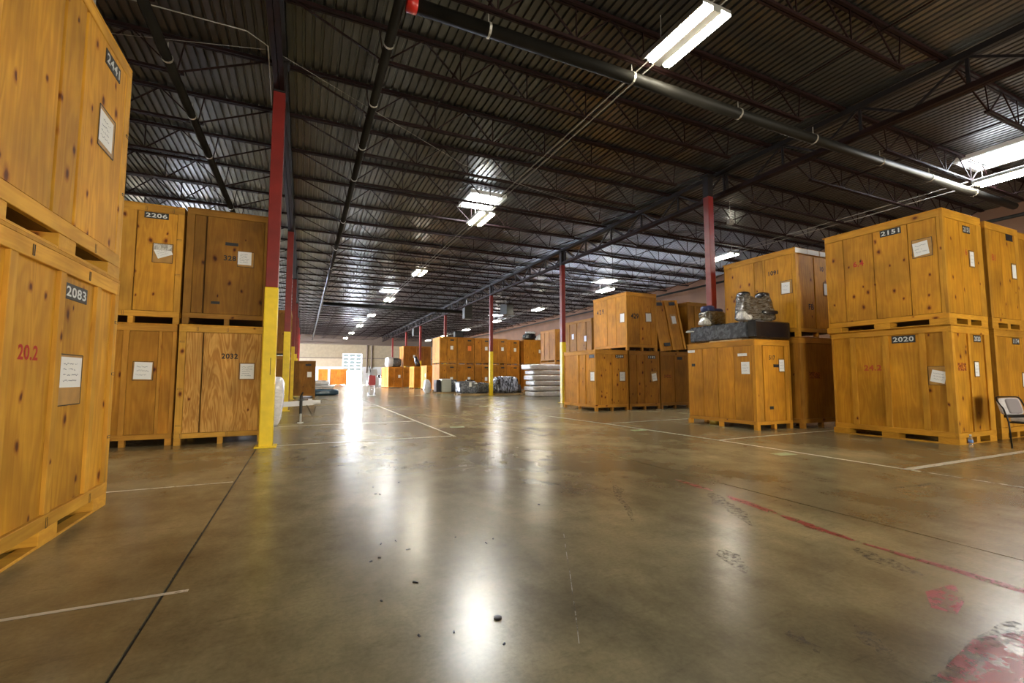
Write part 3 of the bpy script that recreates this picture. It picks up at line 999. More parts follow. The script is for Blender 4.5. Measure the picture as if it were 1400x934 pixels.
    def stencil(s, f, u, z, h, txt, mk='stblack', n=0.003, squeeze=1.0, tilt=0.0):
        n = s.dn(f, u, h * len(txt) * .7, 0.0015)
        o = link('stencil_number', textmesh(txt, h, mk, 0.028, squeeze), s.t, s.fpos(f, u, z, n))
        o.rotation_euler = (0, tilt, FACE[f])
        return o
    def sheet(s, f, u, z, w, h, pw, ph, du=0, dz=0, tilt=0.0, n=0.004, lines=4, seed=0, card=True, mk='ink', pm='paper'):
        """label pocket: brown backing in a dark frame with a written sheet"""
        n = s.dn(f, u, w or pw)
        if card:
            p = link('label_pocket', bx(w, 0.005, h, 'card', 0), s.t, s.fpos(f, u, z, n), FACE[f])
            mb = MB()
            e = 0.008
            mb.box(0, -0.003, h / 2, w, 0.004, e).box(0, -0.003, -h / 2, w, 0.004, e).box(-w / 2, -0.003, 0, e, 0.004, h).box(w / 2, -0.003, 0, e, 0.004, h)
            link('pocket_edge', mb.mesh('pocket_edge', M['wire']), p)
            o = link('paper_sheet', bx(pw, 0.002, ph, pm, 0), p, (du, -0.005, dz))
            o.rotation_euler = (0, tilt, 0)
            if lines:
                q = link('handwriting', scribble(pw * 0.8, ph * 0.8, lines, mk, seed), p, (du, -0.0062, dz))
                q.rotation_euler = (0, tilt, 0)
        else:
            o = link('paper_sheet', bx(pw, 0.002, ph, pm, 0), s.t, s.fpos(f, u, z, n))
            o.rotation_euler = (0, tilt, FACE[f])
            if lines:
                link('handwriting', scribble(pw * 0.8, ph * 0.8, lines, mk, seed), o, (0, -0.0013, 0))
    def clip(s, f, u, z, vert=True):
        """wire spring clip across a joint"""
        mb = MB()
        a, b = 0.075, 0.022
        if not vert:
            a, b = b, a
        for sx in (-1, 1):
            if vert:
                mb.bar((sx * b / 2, 0, -a / 2), (sx * b / 2, 0, a / 2), 0.004)
            else:
                mb.bar((-b / 2, 0, sx * a / 2), (b / 2, 0, sx * a / 2), 0.004)
        if vert:
            mb.bar((-b / 2, 0, -a / 2), (b / 2, 0, -a / 2), 0.004)
        else:
            mb.bar((-b / 2, 0, -a / 2), (-b / 2, 0, a / 2), 0.004)
        link('spring_clip', mb.mesh('spring_clip', M['wire']), s.t, s.fpos(f, u, z, 0.004), FACE[f])

ST = 2.17   # stacking height
def P(*w, mk=None):
    return [('p', x) if mk is None else ('p', x, mk) for x in w]
GA = 'crates left of the aisle'
GB = 'crates right of the aisle'
GF = 'crates of the far double row'

# --- left foreground pair
YA = 3.50
a1 = Crate('nearest left plywood crate stencilled 2083 and red 20.2, under another', -3.13, YA, 1.45, 2.2, 0, ST,
           {'+x': dict(segs=[('p', .26), ('b', .09), ('p', .57, 'knotty'), ('b', .09), ('p', .58, 'knotty'), ('b', .09), ('p', .33)], posts=(.09, .09), rails=(.12, .10)),
            '-y': dict(segs=[('p', .6), ('b', .09), ('p', .6)]), '+y': dict(segs=[('p', .6), ('b', .09), ('p', .6)])}, (1.10, 1.02, 0.66), group=GA)
a1.plate('+x', 4.845 - YA, 1.90, .40, .125, '2083', 0.002)
a1.stencil('+x', 4.20 - YA, 1.39, .105, '20.2', 'stred', -0.012)
a1.sheet('+x', 4.84 - YA, 1.20, .40, .40, .36, .24, 0, .06, 0, 0.0, 4, 3, 4)
for u, z in ((4.55, .16), (5.30, .16), (5.0, 2.08), (4.1, 2.08)):
    a1.clip('+x', u - YA, z)
for z in (1.25, .65, 1.75):
    a1.clip('+x', 5.66 - YA, z, False)
a2 = Crate('upper left plywood crate stencilled 2441, stacked over the nearest crate', -3.13, YA - .03, 1.45, 2.2, ST, ST,
           {'+x': dict(segs=[('f', .70, 'knotty'), ('g', .03), ('f', .31, 'knotty'), ('g', .03), ('f', .86, 'knotty')], posts=(.10, .14), rails=(.10, .12)),
            '-y': dict(segs=[('p', .6), ('b', .09), ('p', .6)]), '+y': dict(segs=[('p', .6), ('b', .09), ('p', .6)])}, (1.14, 1.06, 0.70), group=GA)
a2.plate('+x', 5.22 - YA, 1.91, .34, .135, '2441', 0.002)
a2.sheet('+x', 5.17 - YA, 1.25, .35, .36, .29, .28, -.02, 0, 0.02, 0.001, 4, 5)
for z in (1.45, .85):
    a2.clip('+x', 5.66 - YA, z, False)
a2.clip('+x', 5.1 - YA, .17)

# --- left pair behind the first column
b1 = Crate('plywood crate with zebra grain stencilled 2032 behind the yellow column foot', -2.05, 9.95, 1.40, 2.30, 0, ST,
           {'-y': dict(segs=[('f', .26, 'wild'), ('g', .012), ('f', .95, 'wild')], posts=(.11, .09), rails=(.11, .09)),
            '+x': dict(segs=[('p', .5), ('b', .09), ('p', .5), ('b', .09), ('p', .5), ('b', .09), ('p', .5)])}, (1.0, 0.96, 0.86), 'skids', GA)
b1.stencil('-y', .80, 1.60, .10, '2032', 'stblack', .002, 0.95)
b1.sheet('-y', 1.09, 1.32, .25, .31, .225, .28, 0, 0, 0, .002, 5, 8)
for u, z, v in ((.28, 2.09, True), (.75, 2.09, True), (.10, .17, True), (.80, .17, True), (.06, 1.85, False), (.06, 1.0, False), (.06, .35, False)):
    b1.clip('-y', u, z, v)
b2 = Crate('dark brown plywood crate stencilled 328, above the zebra grain crate', -2.02, 9.95, 1.38, 2.30, ST, ST,
           {'-y': dict(segs=[('f', .18), ('g', .015), ('f', .95, 'knotty')], posts=(.12, .12), rails=(.10, .09)),
            '+x': dict(segs=[('p', .5), ('b', .09), ('p', .5), ('b', .09), ('p', .5), ('b', .09), ('p', .5)])}, (0.47, 0.40, 0.30), 'skids', GA)
b2.stencil('-y', .70, 1.28, .10, '328', 'stblack', .002)
b2.plate('-y', .72, 1.55, .21, .06, '')
b2.plate('-y', .50, .42, .14, .05, '')
b2.sheet('-y', .96, 1.28, .27, .29, .225, .25, -.02, .02, 0, .002, 6, 9)
c1 = Crate('warm brown plywood crate under crate 2206, left of the zebra grain one', -3.52, 10.05, 1.42, 2.2, 0, ST,
           {'-y': dict(segs=[('p', .32), ('p', .28), ('b', .09), ('f', .46), ('b', .05), ('p', .17)], posts=(.09, .06), rails=(.11, .09)),
            '+x': dict(segs=[('p', .5), ('b', .09), ('p', .5)])}, (0.82, 0.70, 0.52), 'skids', GA)
c1.sheet('-y', 0.955, 1.32, .29, .33, .255, .30, 0, .005, 0.03, .002, 3, 11)
c2 = Crate('plywood crate stencilled 2206 with a crooked paper under a shiny pocket', -3.50, 10.05, 1.42, 2.2, ST, ST,
           {'-y': dict(segs=[('p', .35), ('b', .30), ('g', .012), ('f', .62, 'knotty')], posts=(.09, .10), rails=(.11, .10)),
            '+x': dict(segs=[('p', .5), ('b', .09), ('p', .5)])}, (1.02, 0.92, 0.66), 'skids', GA)
c2.plate('-y', 1.00, 1.96, .36, .115, '2206', 0.002)
c2.sheet('-y', 1.12, 1.28, .30, .35, .24, .17, .01, 0.02, -.42, .002, 3, 12)
link('plastic_flap', bx(.27, .003, .11, 'silver', 0), c2.t, c2.fpos('-y', 1.12, 1.39, c2.dn('-y', 1.12, .3, .010)), 0)
for u, z, v in ((.85, 2.08, True), (1.25, 2.08, True), (1.36, 1.55, False), (1.36, .9, False), (.6, .17, True)):
    c2.clip('-y', u, z, v)
# --- left, farther
def small_crate(label, x0, y0, w, d, z0, faces=('-y', '-x'), tint=(1, 1, 1), n=2, group=None, H=ST, base='skids', plate=None, sheet=None, mk='ply', style='b'):
    fs = {}
    for f in faces:
        segs = []
        for i in range(n):
            if i:
                segs.append(('b', .08) if style == 'b' else ('g', .014))
            segs.append(('p' if style == 'b' else 'f', .5 + 0.14 * ((i * 7) % 3 - 1)))
        fs[f] = dict(segs=segs)
    c = Crate(label, x0, y0, w, d, z0, H, fs, tint, base, group, mk=mk)
    if plate:
        for f, u in plate:
            c.plate(f, u, H - .24, .30, .11, '')
            p = c.t.children[-1] if False else None
    if sheet:
        for f, u, z in sheet:
            c.sheet(f, u, z, .26, .34, .22, .29, 0, 0, random.uniform(-.05, .05), .002, 0, 1)
    return c
small_crate('lower brown crate half hidden behind the second left column', -2.0, 24.0, 1.42, 2.2, 0, ('-y', '+x'), (.55, .45, .33), 3, GA)
small_crate('upper brown crate half hidden behind the second left column', -2.0, 24.0, 1.42, 2.2, ST, ('-y', '+x'), (.55, .45, .33), 3, GA)
small_crate('lone dark brown crate with a white sheet beyond the trailer tongue', -0.78, 28.6, 1.44, 2.2, 0, ('-y', '+x'), (.42, .34, .26), 2, GA, 2.1,
            plate=[('-y', 1.05)], sheet=[('-y', 1.12, 1.32)])
small_crate('bare orange crate far off, left one of two by the end wall', 1.9, 66.5, 1.15, 2.1, 0, ('-y', '+x'), (.90, .58, .36), 2, GA)
small_crate('bare orange crate far off, right one of two by the end wall', 3.4, 66.2, 2.05, 2.1, 0, ('-y', '+x'), (.95, .57, .34), 3, GA)

# --- right foreground
YP = 4.22
p1 = Crate('plywood crate stencilled 2020 and red 24.2 with a tilted note, on the floor', 10.66, YP, 1.42, 2.12, 0, ST,
           {'-x': dict(segs=[('p', .36, 'clean'), ('b', .10), ('p', .52, 'clean'), ('b', .11), ('p', .53, 'clean'), ('b', .10), ('p', .28)], posts=(.07, .13), rails=(.10, .10)),
            '-y': dict(segs=[('p', .48, 'knotty'), ('b', .07), ('p', .52)], posts=(.09, .20), rails=(.12, .09))}, (0.98, 0.86, 0.40), group=GB)
p1.plate('-x', 6.34 - 4.97, 1.95, .39, .145, '2020', -.002)
p1.stencil('-x', 6.34 - 5.53, 1.40, .115, '24.2', 'redink', -.013, 1.15)
p1.sheet('-x', 6.34 - 4.46, 1.24, .30, .34, .22, .22, .0, -.02, .22, -.004, 3, 21)
p1.plate('-y', 1.00, 1.94, .27, .135, '2020', -.002)
p1.sheet('-y', .90, 1.36, .18, .29, .15, .26, 0, 0, 0, -.004, 3, 22)
link('red_smudge', bx(.30, .002, .15, 'redsmudge', 0), p1.t, p1.fpos('-y', .36, 1.40, -.026), 0)
p2 = Crate('upper plywood crate stencilled 2151 and red 6.4, stacked on crate 2020', 10.63, YP, 1.45, 2.14, ST, ST,
           {'-x': dict(segs=[('f', .36, 'knotty'), ('f', .57, 'knotty'), ('f', .60, 'knotty'), ('f', .45)], posts=(.06, .10), rails=(.12, .10)),
            '-y': dict(segs=[('f', .46), ('f', .60)], posts=(.07, .20), rails=(.14, .09))}, (1.06, 0.93, 0.43), group=GB)
p2.plate('-x', 6.36 - 5.05, 1.94, .36, .135, '2151', 0.0)
p2.stencil('-x', 6.36 - 5.655, 1.43, .12, '6.4', 'stred', 0.0)
p2.sheet('-x', 6.36 - 4.55, 1.49, .31, .35, .235, .26, -.02, -.01, -.10, .0, 3, 23)
p2.plate('-y', .86, 1.86, .27, .14, '2151', 0.0)
p2.sheet('-y', .99, 1.30, .20, .32, .15, .28, .01, 0, 0, 0.0, 3, 24)
p2.stencil('-y', .80, 1.42, .12, '6', 'redink', 0.0)
q1 = Crate('plywood crate right of crate 2020, behind the folded chair', 12.38, 4.25, 1.42, 2.12, 0, ST,
           {'-y': dict(segs=[('f', .34), ('f', .62)], posts=(.10, .20)), '-x': dict(segs=P(.5, .5))}, (0.86, 0.74, 0.36), group=GB)
q1.plate('-y', .92, 1.94, .30, .13, '1174', -.001)
q1.sheet('-y', 1.16, 1.15, .17, .30, .15, .27, 0, 0, .05, .0, 0, 25)
q2 = Crate('upper plywood crate marked B1 in red, right of crate 2151', 12.34, 4.25, 1.45, 2.12, ST, ST,
           {'-y': dict(segs=[('f', .42), ('f', .55)], posts=(.12, .18)), '-x': dict(segs=P(.5, .5))}, (0.90, 0.78, 0.38), group=GB)
q2.plate('-y', 1.04, 1.95, .30, .14, '', .0)
q2.stencil('-y', .29, 1.45, .13, 'B1', 'redink', .0)
q2.sheet('-y', 1.14, 1.24, .21, .33, .17, .28, 0, 0, .0, .0, 0, 26)
for lab, z in (('lower crate at the right edge, mostly outside the picture', 0), ('upper crate at the right edge, mostly outside the picture', ST)):
    r1 = Crate(lab, 13.95, 4.30, 1.45, 2.1, z, ST, {'-y': dict(segs=[('f', .5), ('f', .5)]), '-x': dict(segs=P(.5, .5))}, (.85, .73, .35), group=GB)
# --- stack 1091
s1 = Crate('brown crate on the floor under crate 1091, beside the low crate', 10.72, 7.05, 1.45, 2.1, 0, ST,
           {'-x': dict(segs=[('p', .5), ('b', .09), ('p', .5)], posts=(.09, .16)), '-y': dict(segs=[('f', 1.0, 'clean')], posts=(.10, .12))}, (0.62, 0.50, 0.30), 'skids', GB)
link('red_smudge', bx(.40, .002, .15, 'redsmudge', 0), s1.t, s1.fpos('-y', .50, 1.25, -.002), 0)
s2 = Crate('upper plywood crate stencilled 1091 with white plastic along its end top', 10.70, 7.05, 1.45, 2.1, ST, ST,
           {'-x': dict(segs=[('f', .90, 'knotty'), ('f', .24), ('b', .06), ('f', .70, 'clean')], posts=(.06, .09), rails=(.11, .09)),
            '-y': dict(segs=[('f', .55), ('g', .03), ('f', .6)], posts=(.10, .12), rails=(.13, .09))}, (1.00, 0.88, 0.42), 'skids', GB)
s2.stencil('-x', 9.15 - 7.63, 1.65, .115, '1091', 'stblack', .0)
s2.sheet('-x', 9.15 - 7.30, 1.23, .29, .33, .21, .27, -.02, -.015, .04, .0, 2, 27)
s2.stencil('-y', .52, .74, .14, 'FB', 'stblack', .0)
s2.stencil('-y', 1.0, 1.72, .12, '10', 'stblack', .0)
s2.sheet('-y', 1.12, 1.22, .18, .34, .14, .28, 0, 0, 0, .0, 0, 28)
for u in (.22, .68, 1.16):
    o = link('plastic_strip', bx(.44, .012, .12, 'paper', .003), s2.t, s2.fpos('-y', u, ST - .075, .008), 0)
    o['label'] = 'white plastic strip'
# --- low crate 517 with furniture on it
t1 = Crate('low plywood crate stencilled 517 carrying dark wrapped furniture', 9.38, 7.22, 1.22, 2.05, 0, 2.08,
           {'-x': dict(segs=[('f', .52, 'clean'), ('f', .50, 'clean'), ('f', .51, 'clean'), ('f', .52, 'clean')], posts=(.05, .09), rails=(.11, .08)),
            '-y': dict(segs=[('b', .14), ('g', .02), ('f', .70, 'clean'), ('g', .02), ('b', .12)], posts=(.10, .08), rails=(.11, .07))}, (0.92, 0.76, 0.34), 'skids', GB)
t1.stencil('-y', .58, 1.66, .10, '517', 'stblack', .002)
t1.plate('-y', .72, 1.47, .20, .07, '')
t1.sheet('-y', .90, 1.48, .20, .31, .17, .27, 0, 0, 0, .002, 3, 31)
t1.plate('-y', .50, .50, .13, .07, '')
t1.sheet('-x', 9.27 - 7.48, 1.42, .0, .0, .22, .28, 0, 0, 0, .002, 3, 32, False)
for u, z, w in ((.17, 1.88, .24), (1.72, 1.73, .25)):
    o = link('label_strip', bx(w, .003, .065, 'paper', 0), t1.t, t1.fpos('-x', u, z, .002), FACE['-x'])
    link('handwriting', scribble(w * .8, .05, 1, 'ink', 33), o, (0, -.002, 0))
t1.plate('-x', .23, 1.52, .11, .07, '')

# --- row at Y 13.5
YR = 13.5
u1 = Crate('pale plywood crate at the near corner of the row past the aisle column', 9.38, YR, 1.42, 2.2, 0, ST,
           {'-x': dict(segs=[('p', .85), ('b', .12), ('p', .42), ('b', .02), ('p', .55)], posts=(.07, .07)), '-y': dict(segs=[('f', .55, 'knotty'), ('f', .55, 'knotty')], posts=(.07, .05))}, (0.98, 0.82, 0.58), 'skids', GB)
u1.plate('-x', 1.95, 1.94, .36, .12, '', .0)
u1.plate('-y', 1.05, 1.94, .36, .12, '2189', .002)
u1.sheet('-x', 1.97, 1.22, .28, .36, .24, .30, 0, 0, 0, .0, 2, 41)
u1.sheet('-y', 1.16, 1.22, .27, .36, .22, .31, 0, 0, 0, .002, 2, 42)
u2 = Crate('dark brown lower crate with a slipped note, under crate 429', 10.86, YR, 1.42, 2.2, 0, ST,
           {'-y': dict(segs=[('f', .30), ('f', .35, 'knotty'), ('f', .65, 'knotty')], posts=(.05, .07)), '-x': dict(segs=P(.5, .5, .5))}, (0.62, 0.50, 0.34), 'skids', GB)
u2.plate('-y', 1.06, 1.94, .36, .12, '1182', .002)
u2.sheet('-y', 1.14, 1.22, .29, .36, .22, .28, .02, -.03, -.16, .002, 2, 43)
u3 = Crate('dark brown lower crate, third of the row past the aisle column', 12.33, YR, 1.42, 2.2, 0, ST,
           {'-y': dict(segs=[('f', .62, 'clean'), ('f', .62, 'clean')], posts=(.05, .07)), '-x': dict(segs=P(.5, .5))}, (0.48, 0.38, 0.25), 'skids', GB)
link('red_smudge', bx(.34, .002, .12, 'redsmudge', 0), u3.t, u3.fpos('-y', .35, 1.22, -.002), 0)
u3.plate('-y', .97, 1.92, .26, .11, '', .002)
u4 = small_crate('dark brown lower crate behind the low crate 517, last of its row', 13.80, YR, 1.42, 2.2, 0, ('-y', '-x'), (.45, .36, .24), 3, GB)
v2 = Crate('upper crate with 429 scrawled in black marker, on the row corner', 10.74, YR - .05, 1.42, 2.15, ST, ST,
           {'-x': dict(segs=[('f', .85, 'clean'), ('f', .52, 'clean'), ('f', .55, 'clean')], posts=(.07, .05), rails=(.09, .09)), '-y': dict(segs=[('f', .52), ('f', .50), ('f', .22)], posts=(.05, .06))}, (1.0, 0.83, 0.50), 'skids', GB)
v2.stencil('-x', .52, 1.60, .20, '4 2 9', 'stblack', .0, 0.8)
v2.stencil('-y', .38, 1.28, .20, '429', 'stblack', .002, 0.85)
v2.sheet('-x', 1.90, 1.22, .27, .36, .23, .31, 0, 0, .03, .0, 0, 44)
v2.sheet('-y', 1.02, 1.26, .29, .35, .24, .30, 0, 0, -.05, .002, 0, 45)
v3 = Crate('upper crate with a loose leaning front panel, right of crate 429', 12.24, YR + .42, 1.45, 1.75, ST, 2.02,
           {'-y': dict(segs=P(.5, .5)), '-x': dict(segs=P(.5, .5))}, (0.6, 0.5, 0.33), 'skids', GB)
lp = empty('leaning_panel', (13.00, YR + .0, ST + .06), 0)
lp.rotation_euler = (R(-8), R(-4.5), 0)
tag(lp, 'loose crate panel leaning crookedly against the upper crate, right of crate 429', 'panel')
link('board', bx(1.30, .02, 2.0, 'ply', .003), lp, (0, .03, 1.0), color=(.86, .72, .45))
for x in (-.60, 0.02, .60):
    link('batten', bx(.11, .04, 2.0, 'pine'), lp, (x, 0, 1.0), color=(.92, .78, .5))
for x, z in ((-.32, 1.85), (.34, 1.85), (-.28, .24)):
    link('number_plate', bx(.30, .01, .13, 'black', 0), lp, (x, -.024, z))
q = link('label_pocket', bx(.30, .01, .40, 'card', 0), lp, (.30, .014, 1.22))
link('paper_sheet', bx(.20, .004, .30, 'paper', 0), q, (.02, -.008, -.02))
small_crate('upper crate behind the blue topped wrapped chair, end of its row', 13.80, YR, 1.42, 2.2, ST, ('-y', '-x'), (.62, .52, .33), 3, GB, H=2.0)
# --- block behind that row
small_crate('lower crate of the pair standing behind the row corner', 13.95, 20.4, 1.45, 2.9, 0, ('-x', '-y'), (.75, .62, .36), 4, GB)
small_crate('upper crate with tall battens standing behind the row corner', 13.95, 20.4, 1.45, 2.9, ST, ('-x', '-y'), (.75, .62, .36), 4, GB, sheet=[('-x', 1.0, 1.3), ('-x', 2.3, 1.1)])
small_crate('lower crate behind the bagged mattresses', 15.1, 26.3, 1.4, 2.1, 0, ('-x', '-y'), (.68, .52, .32), 2, GB)
small_crate('upper crate behind the bagged mattresses', 15.1, 26.3, 1.4, 2.1, ST, ('-x', '-y'), (.68, .52, .32), 3, GB)
small_crate('lower crate with a pale front, right of the mattress crates', 16.56, 26.0, 1.4, 2.1, 0, ('-x', '-y'), (1.0, .80, .62), 2, GB)
small_crate('upper crate with a pale front seen beside the mattress column', 16.56, 26.0, 1.4, 2.1, ST, ('-x', '-y'), (1.0, .80, .62), 2, GB)
# --- far double row
names = ['corner crate with a bright left side', 'crate second from the bright corner', 'crate third from the bright corner', 'crate fourth from the bright corner', 'narrow set-back crate']
for k in range(5):
    x = 9.75 + 1.47 * k
    yy = 35.2 if k < 4 else 35.9
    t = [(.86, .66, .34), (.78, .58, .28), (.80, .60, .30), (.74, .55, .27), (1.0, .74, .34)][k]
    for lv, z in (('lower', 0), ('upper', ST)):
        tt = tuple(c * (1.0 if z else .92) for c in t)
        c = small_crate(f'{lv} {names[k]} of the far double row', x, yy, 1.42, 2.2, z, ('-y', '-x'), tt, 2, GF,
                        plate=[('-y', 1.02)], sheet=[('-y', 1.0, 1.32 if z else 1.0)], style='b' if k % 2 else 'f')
        if z and k == 1:
            link('orange_label', bx(.30, .004, .40, 'orange', 0), c.t, c.fpos('-y', 1.02, 1.30, .014), 0)
small_crate('lower wide crate under the one topped with black and white bags', 17.15, 35.2, 2.2, 1.45, 0, ('-y', '-x'), (.80, .60, .29), 3, GF)
small_crate('upper wide crate topped with black and white bags', 17.15, 35.2, 2.2, 1.45, ST, ('-y', '-x'), (.84, .64, .32), 3, GF, sheet=[('-y', 1.55, 1.2)])
small_crate('lower crate at the right end of the far double row', 19.42, 35.3, 1.42, 2.2, 0, ('-y', '-x'), (.72, .53, .26), 3, GF)
small_crate('upper crate at the right end of the far double row', 19.42, 35.3, 1.42, 2.2, ST, ('-y', '-x'), (.72, .53, .26), 3, GF)
# --- singles stepping back to the far wall
GS = 'single crates stepping back along the right side'
small_crate('single crate just beyond the double row, behind the white appliance', 9.75, 39.3, 1.42, 2.2, 0, ('-y', '-x'), (.95, .72, .42), 2, GS, sheet=[('-x', 1.7, 1.3)])
small_crate('single crate with a pale side, second beyond the double row', 9.75, 44.2, 1.42, 2.2, 0, ('-y', '-x'), (.95, .70, .34), 2, GS)
small_crate('lower crate under the dark upper crate, third beyond the double row', 9.36, 47.5, 1.42, 2.2, 0, ('-y', '-x'), (.72, .54, .27), 2, GS)
small_crate('dark upper crate with a pale left side beyond the double row', 9.36, 47.5, 1.42, 2.2, ST, ('-y', '-x'), (.62, .44, .24), 2, GS, sheet=[('-y', 1.1, 1.1)])
small_crate('lower crate right of the dark upper crate', 10.82, 47.5, 1.42, 2.2, 0, ('-y', '-x'), (.62, .46, .24), 2, GS)
small_crate('upper crate right of the dark upper crate', 10.82, 47.5, 1.42, 2.2, ST, ('-y', '-x'), (.60, .42, .22), 2, GS)
small_crate('farthest single crate carrying a grey wrapped bundle', 7.88, 47.5, 1.42, 2.2, 0, ('-y', '-x'), (.84, .62, .34), 2, GS, sheet=[('-y', 1.1, 1.2)])
small_crate('crate at the back behind the one with the grey bundle', 7.88, 49.85, 1.42, 2.2, 0, ('-y', '-x'), (.95, .72, .42), 2, GS)

# ------------------------------------------------------------------ wrapped goods
def lump(sx, sy, sz, mk, seed=0, amp=0.05, sq=4.0, n=10, taper=0.0, lean=(0, 0), freq=2.2, topfn=None):
    """soft wrapped bundle standing on z=0: a rounded box pulled about by noise"""
    bm = bmesh.new()
    bmesh.ops.create_cube(bm, size=2)
    bmesh.ops.subdivide_edges(bm, edges=bm.edges[:], cuts=n, use_grid_fill=True)
    for v in bm.verts:
        p = v.co.copy()
        r = (abs(p.x) ** sq + abs(p.y) ** sq + abs(p.z) ** sq) ** (1 / sq)
        p = p / r
        nv = noise.noise_vector(Vector((p.x * sx, p.y * sy, p.z * sz)) * freq + Vector((seed * 7.3, seed * 3.1, seed)))
        h = (p.z + 1) / 2
        q = Vector((p.x * sx / 2 * (1 - taper * h), p.y * sy / 2 * (1 - taper * h), h * sz))
        if topfn:
            q.z *= topfn(p.x, p.y)
        q += nv * amp
        q.x += lean[0] * h
        q.y += lean[1] * h
        q.z = max(0.0, q.z)
        v.co = q
    me = bpy.data.meshes.new('bundle')
    bm.to_mesh(me)
    bm.free()
    for p in me.polygons:
        p.use_smooth = True
    me.materials.append(M[mk])
    return me

def bundle(name, label, cat, loc, rz, parts, group=None):
    """parts: (name, mesh, offset, rz)"""
    if len(parts) == 1:
        o = link(name, parts[0][1], None, loc, rz)
        return tag(o, label, cat, group)
    t = empty(name, loc, rz)
    tag(t, label, cat, group)
    for nm, me, off, r2 in parts:
        link(nm, me, t, off, r2)
    return t

def pallet(loc, w, d, label, rz=0.0):
    t = empty('pallet', loc, rz)
    tag(t, label, 'pallet', 'pallets under the wrapped goods')
    for i in range(3):
        link('runner', bx(w, .09, .09, 'oldpine'), t, (0, (i - 1) * (d / 2 - .05), .055), color=(1, 1, 1))
    n = 6
    for i in range(n):
        link('deck_board', bx(d / n * .62 if False else w / n * .70, d, .022, 'oldpine'), t, ((i + .5) * w / n - w / 2, 0, .111), color=(1, 1, 1))
    for s in (-1, 0, 1):
        link('bottom_board', bx(.10, d, .012, 'oldpine', .002), t, (s * (w / 2 - .06), 0, .006), color=(1, 1, 1))
    return t
PZ = 0.124
# on the low crate 517
bundle('wrapped_mattress', 'long dark plastic wrapped slab lying on the low crate 517', 'mattress', (10.00, 8.17, 2.115), 0,
       [('slab', bx(1.22, 1.74, .40, 'wrapdusty', .03), (0, .11, .20), 0),
        ('black_end', bx(1.225, .23, .405, 'wrapblack', .03), (0, -.87, .2025), 0),
        ('silver_tongue', lump(.9, .42, .10, 'silver', 4, .02, 5, 8, .3), (-.22, .98, .27), 0)])
for i, y in enumerate((7.6, 8.0, 8.45)):
    pass
t = empty('wood_slats', (9.42, 8.05, 2.08))
tag(t, 'short pale slat frame under the dark wrapped slab', 'slats')
link('slat', bx(.03, .95, .032, 'oldpine'), t, (0.0, 0, .016), color=(1.3, 1.3, 1.3))
for y in (-.45, 0, .45):
    link('cross_slat', bx(1.0, .05, .032, 'oldpine'), t, (.52, y, .016), color=(1, 1, 1))
def horns(x, y):
    return 0.84 + 0.20 * min(1.0, (abs(x) / .8) ** 2)
ch = lump(.96, .46, .68, 'wrapclear', 5, .022, 7, 14, 0.20, (0, .06), 3.0, horns)
bundle('wrapped_chair', 'clear wrapped brown chair back with dark horned top corners, on the slab', 'chair', (9.98, 7.62, 2.55), R(-8),
       [('chair_body', ch, (0, 0, 0), 0),
        ('horn', lump(.20, .34, .15, 'wrapblack', 6, .012, 3, 6), (-.29, .06, .58), 0),
        ('horn', lump(.24, .34, .17, 'wrapblack', 7, .012, 3, 6), (.28, .06, .57), 0),
        ('wrap_skirt', lump(.34, .40, .26, 'silver', 8, .03, 3, 8, .5), (-.40, -.06, 0), 0),
        ('wrap_band', lump(.42, .08, .10, 'wrapblack', 9, .01, 4, 5), (.22, -.22, .16), R(-6))])
bundle('wrapped_chair', 'smaller clear wrapped chair back with a navy cloth top, on the slab', 'chair', (9.86, 8.80, 2.545), R(4),
       [('chair_body', lump(.70, .38, .40, 'wrapclear', 15, .02, 6, 10), (0, 0, 0), 0),
        ('navy_cloth', lump(.34, .32, .20, 'blue', 16, .02, 3, 7), (-.19, 0, .34), 0),
        ('navy_cloth', lump(.34, .26, .11, 'blue', 17, .02, 3, 6), (.16, 0, .37), 0),
        ('wrap_skirt', lump(.22, .40, .22, 'silver', 18, .02, 3, 8, .5), (-.34, -.02, 0), 0)])

# by the far double row
pallet((9.45, 31.9, 0), 1.9, 1.3, 'pallet under the beige appliance')
bundle('wrapped_cabinet', 'beige sided appliance with wrapped dark ends on the leftmost pallet', 'appliance', (9.35, 31.9, PZ), 0,
       [('cabinet', bx(.68, .9, .86, 'beige', .02), (-.12, -.1, .43), 0),
        ('dark_end', bx(.30, .8, .84, 'blackmetal', .02), (-.66, 0, .42), 0),
        ('top_wrap', lump(.75, .9, .08, 'wrapwhite', 20, .02, 5, 8), (-.1, -.05, .85), 0),
        ('wrapped_side', lump(.55, .85, .86, 'wrapgrey', 21, .05, 5, 9), (.50, 0, 0), 0)])
bundle('white_bag', 'white plastic wrapped bundle left of the beige appliance', 'bundle', (8.06, 32.3, 0), 0,
       [('bag', lump(.55, .6, 1.0, 'wrapwhite', 22, .06, 3, 9, .2), (0, 0, 0), 0)])
bundle('dark_bundle', 'dark wrapped bundle between the appliance and the grey sofa', 'bundle', (10.88, 31.2, 0), 0,
       [('bag', lump(.75, .8, .98, 'wrapblack', 23, .06, 4, 9, .1), (0, 0, 0), 0)])
pallet((10.05, 28.22, 0), 2.1, 1.3, 'pallet under the grey quilted sofa')
bundle('wrapped_sofa', 'grey quilted wrapped sofa on a pallet before the far double row', 'sofa', (10.03, 28.22, PZ), 0,
       [('sofa_body', lump(1.25, 1.1, .78, 'wrapgrey', 24, .05, 6, 12), (-.42, 0, 0), 0),
        ('sofa_end', lump(.95, 1.0, .70, 'wrapdusty', 25, .05, 5, 10), (.58, .02, 0), 0),
        ('paper_sheet', bx(.16, .006, .28, 'paper', 0), (-.35, -.585, .58), 0)])
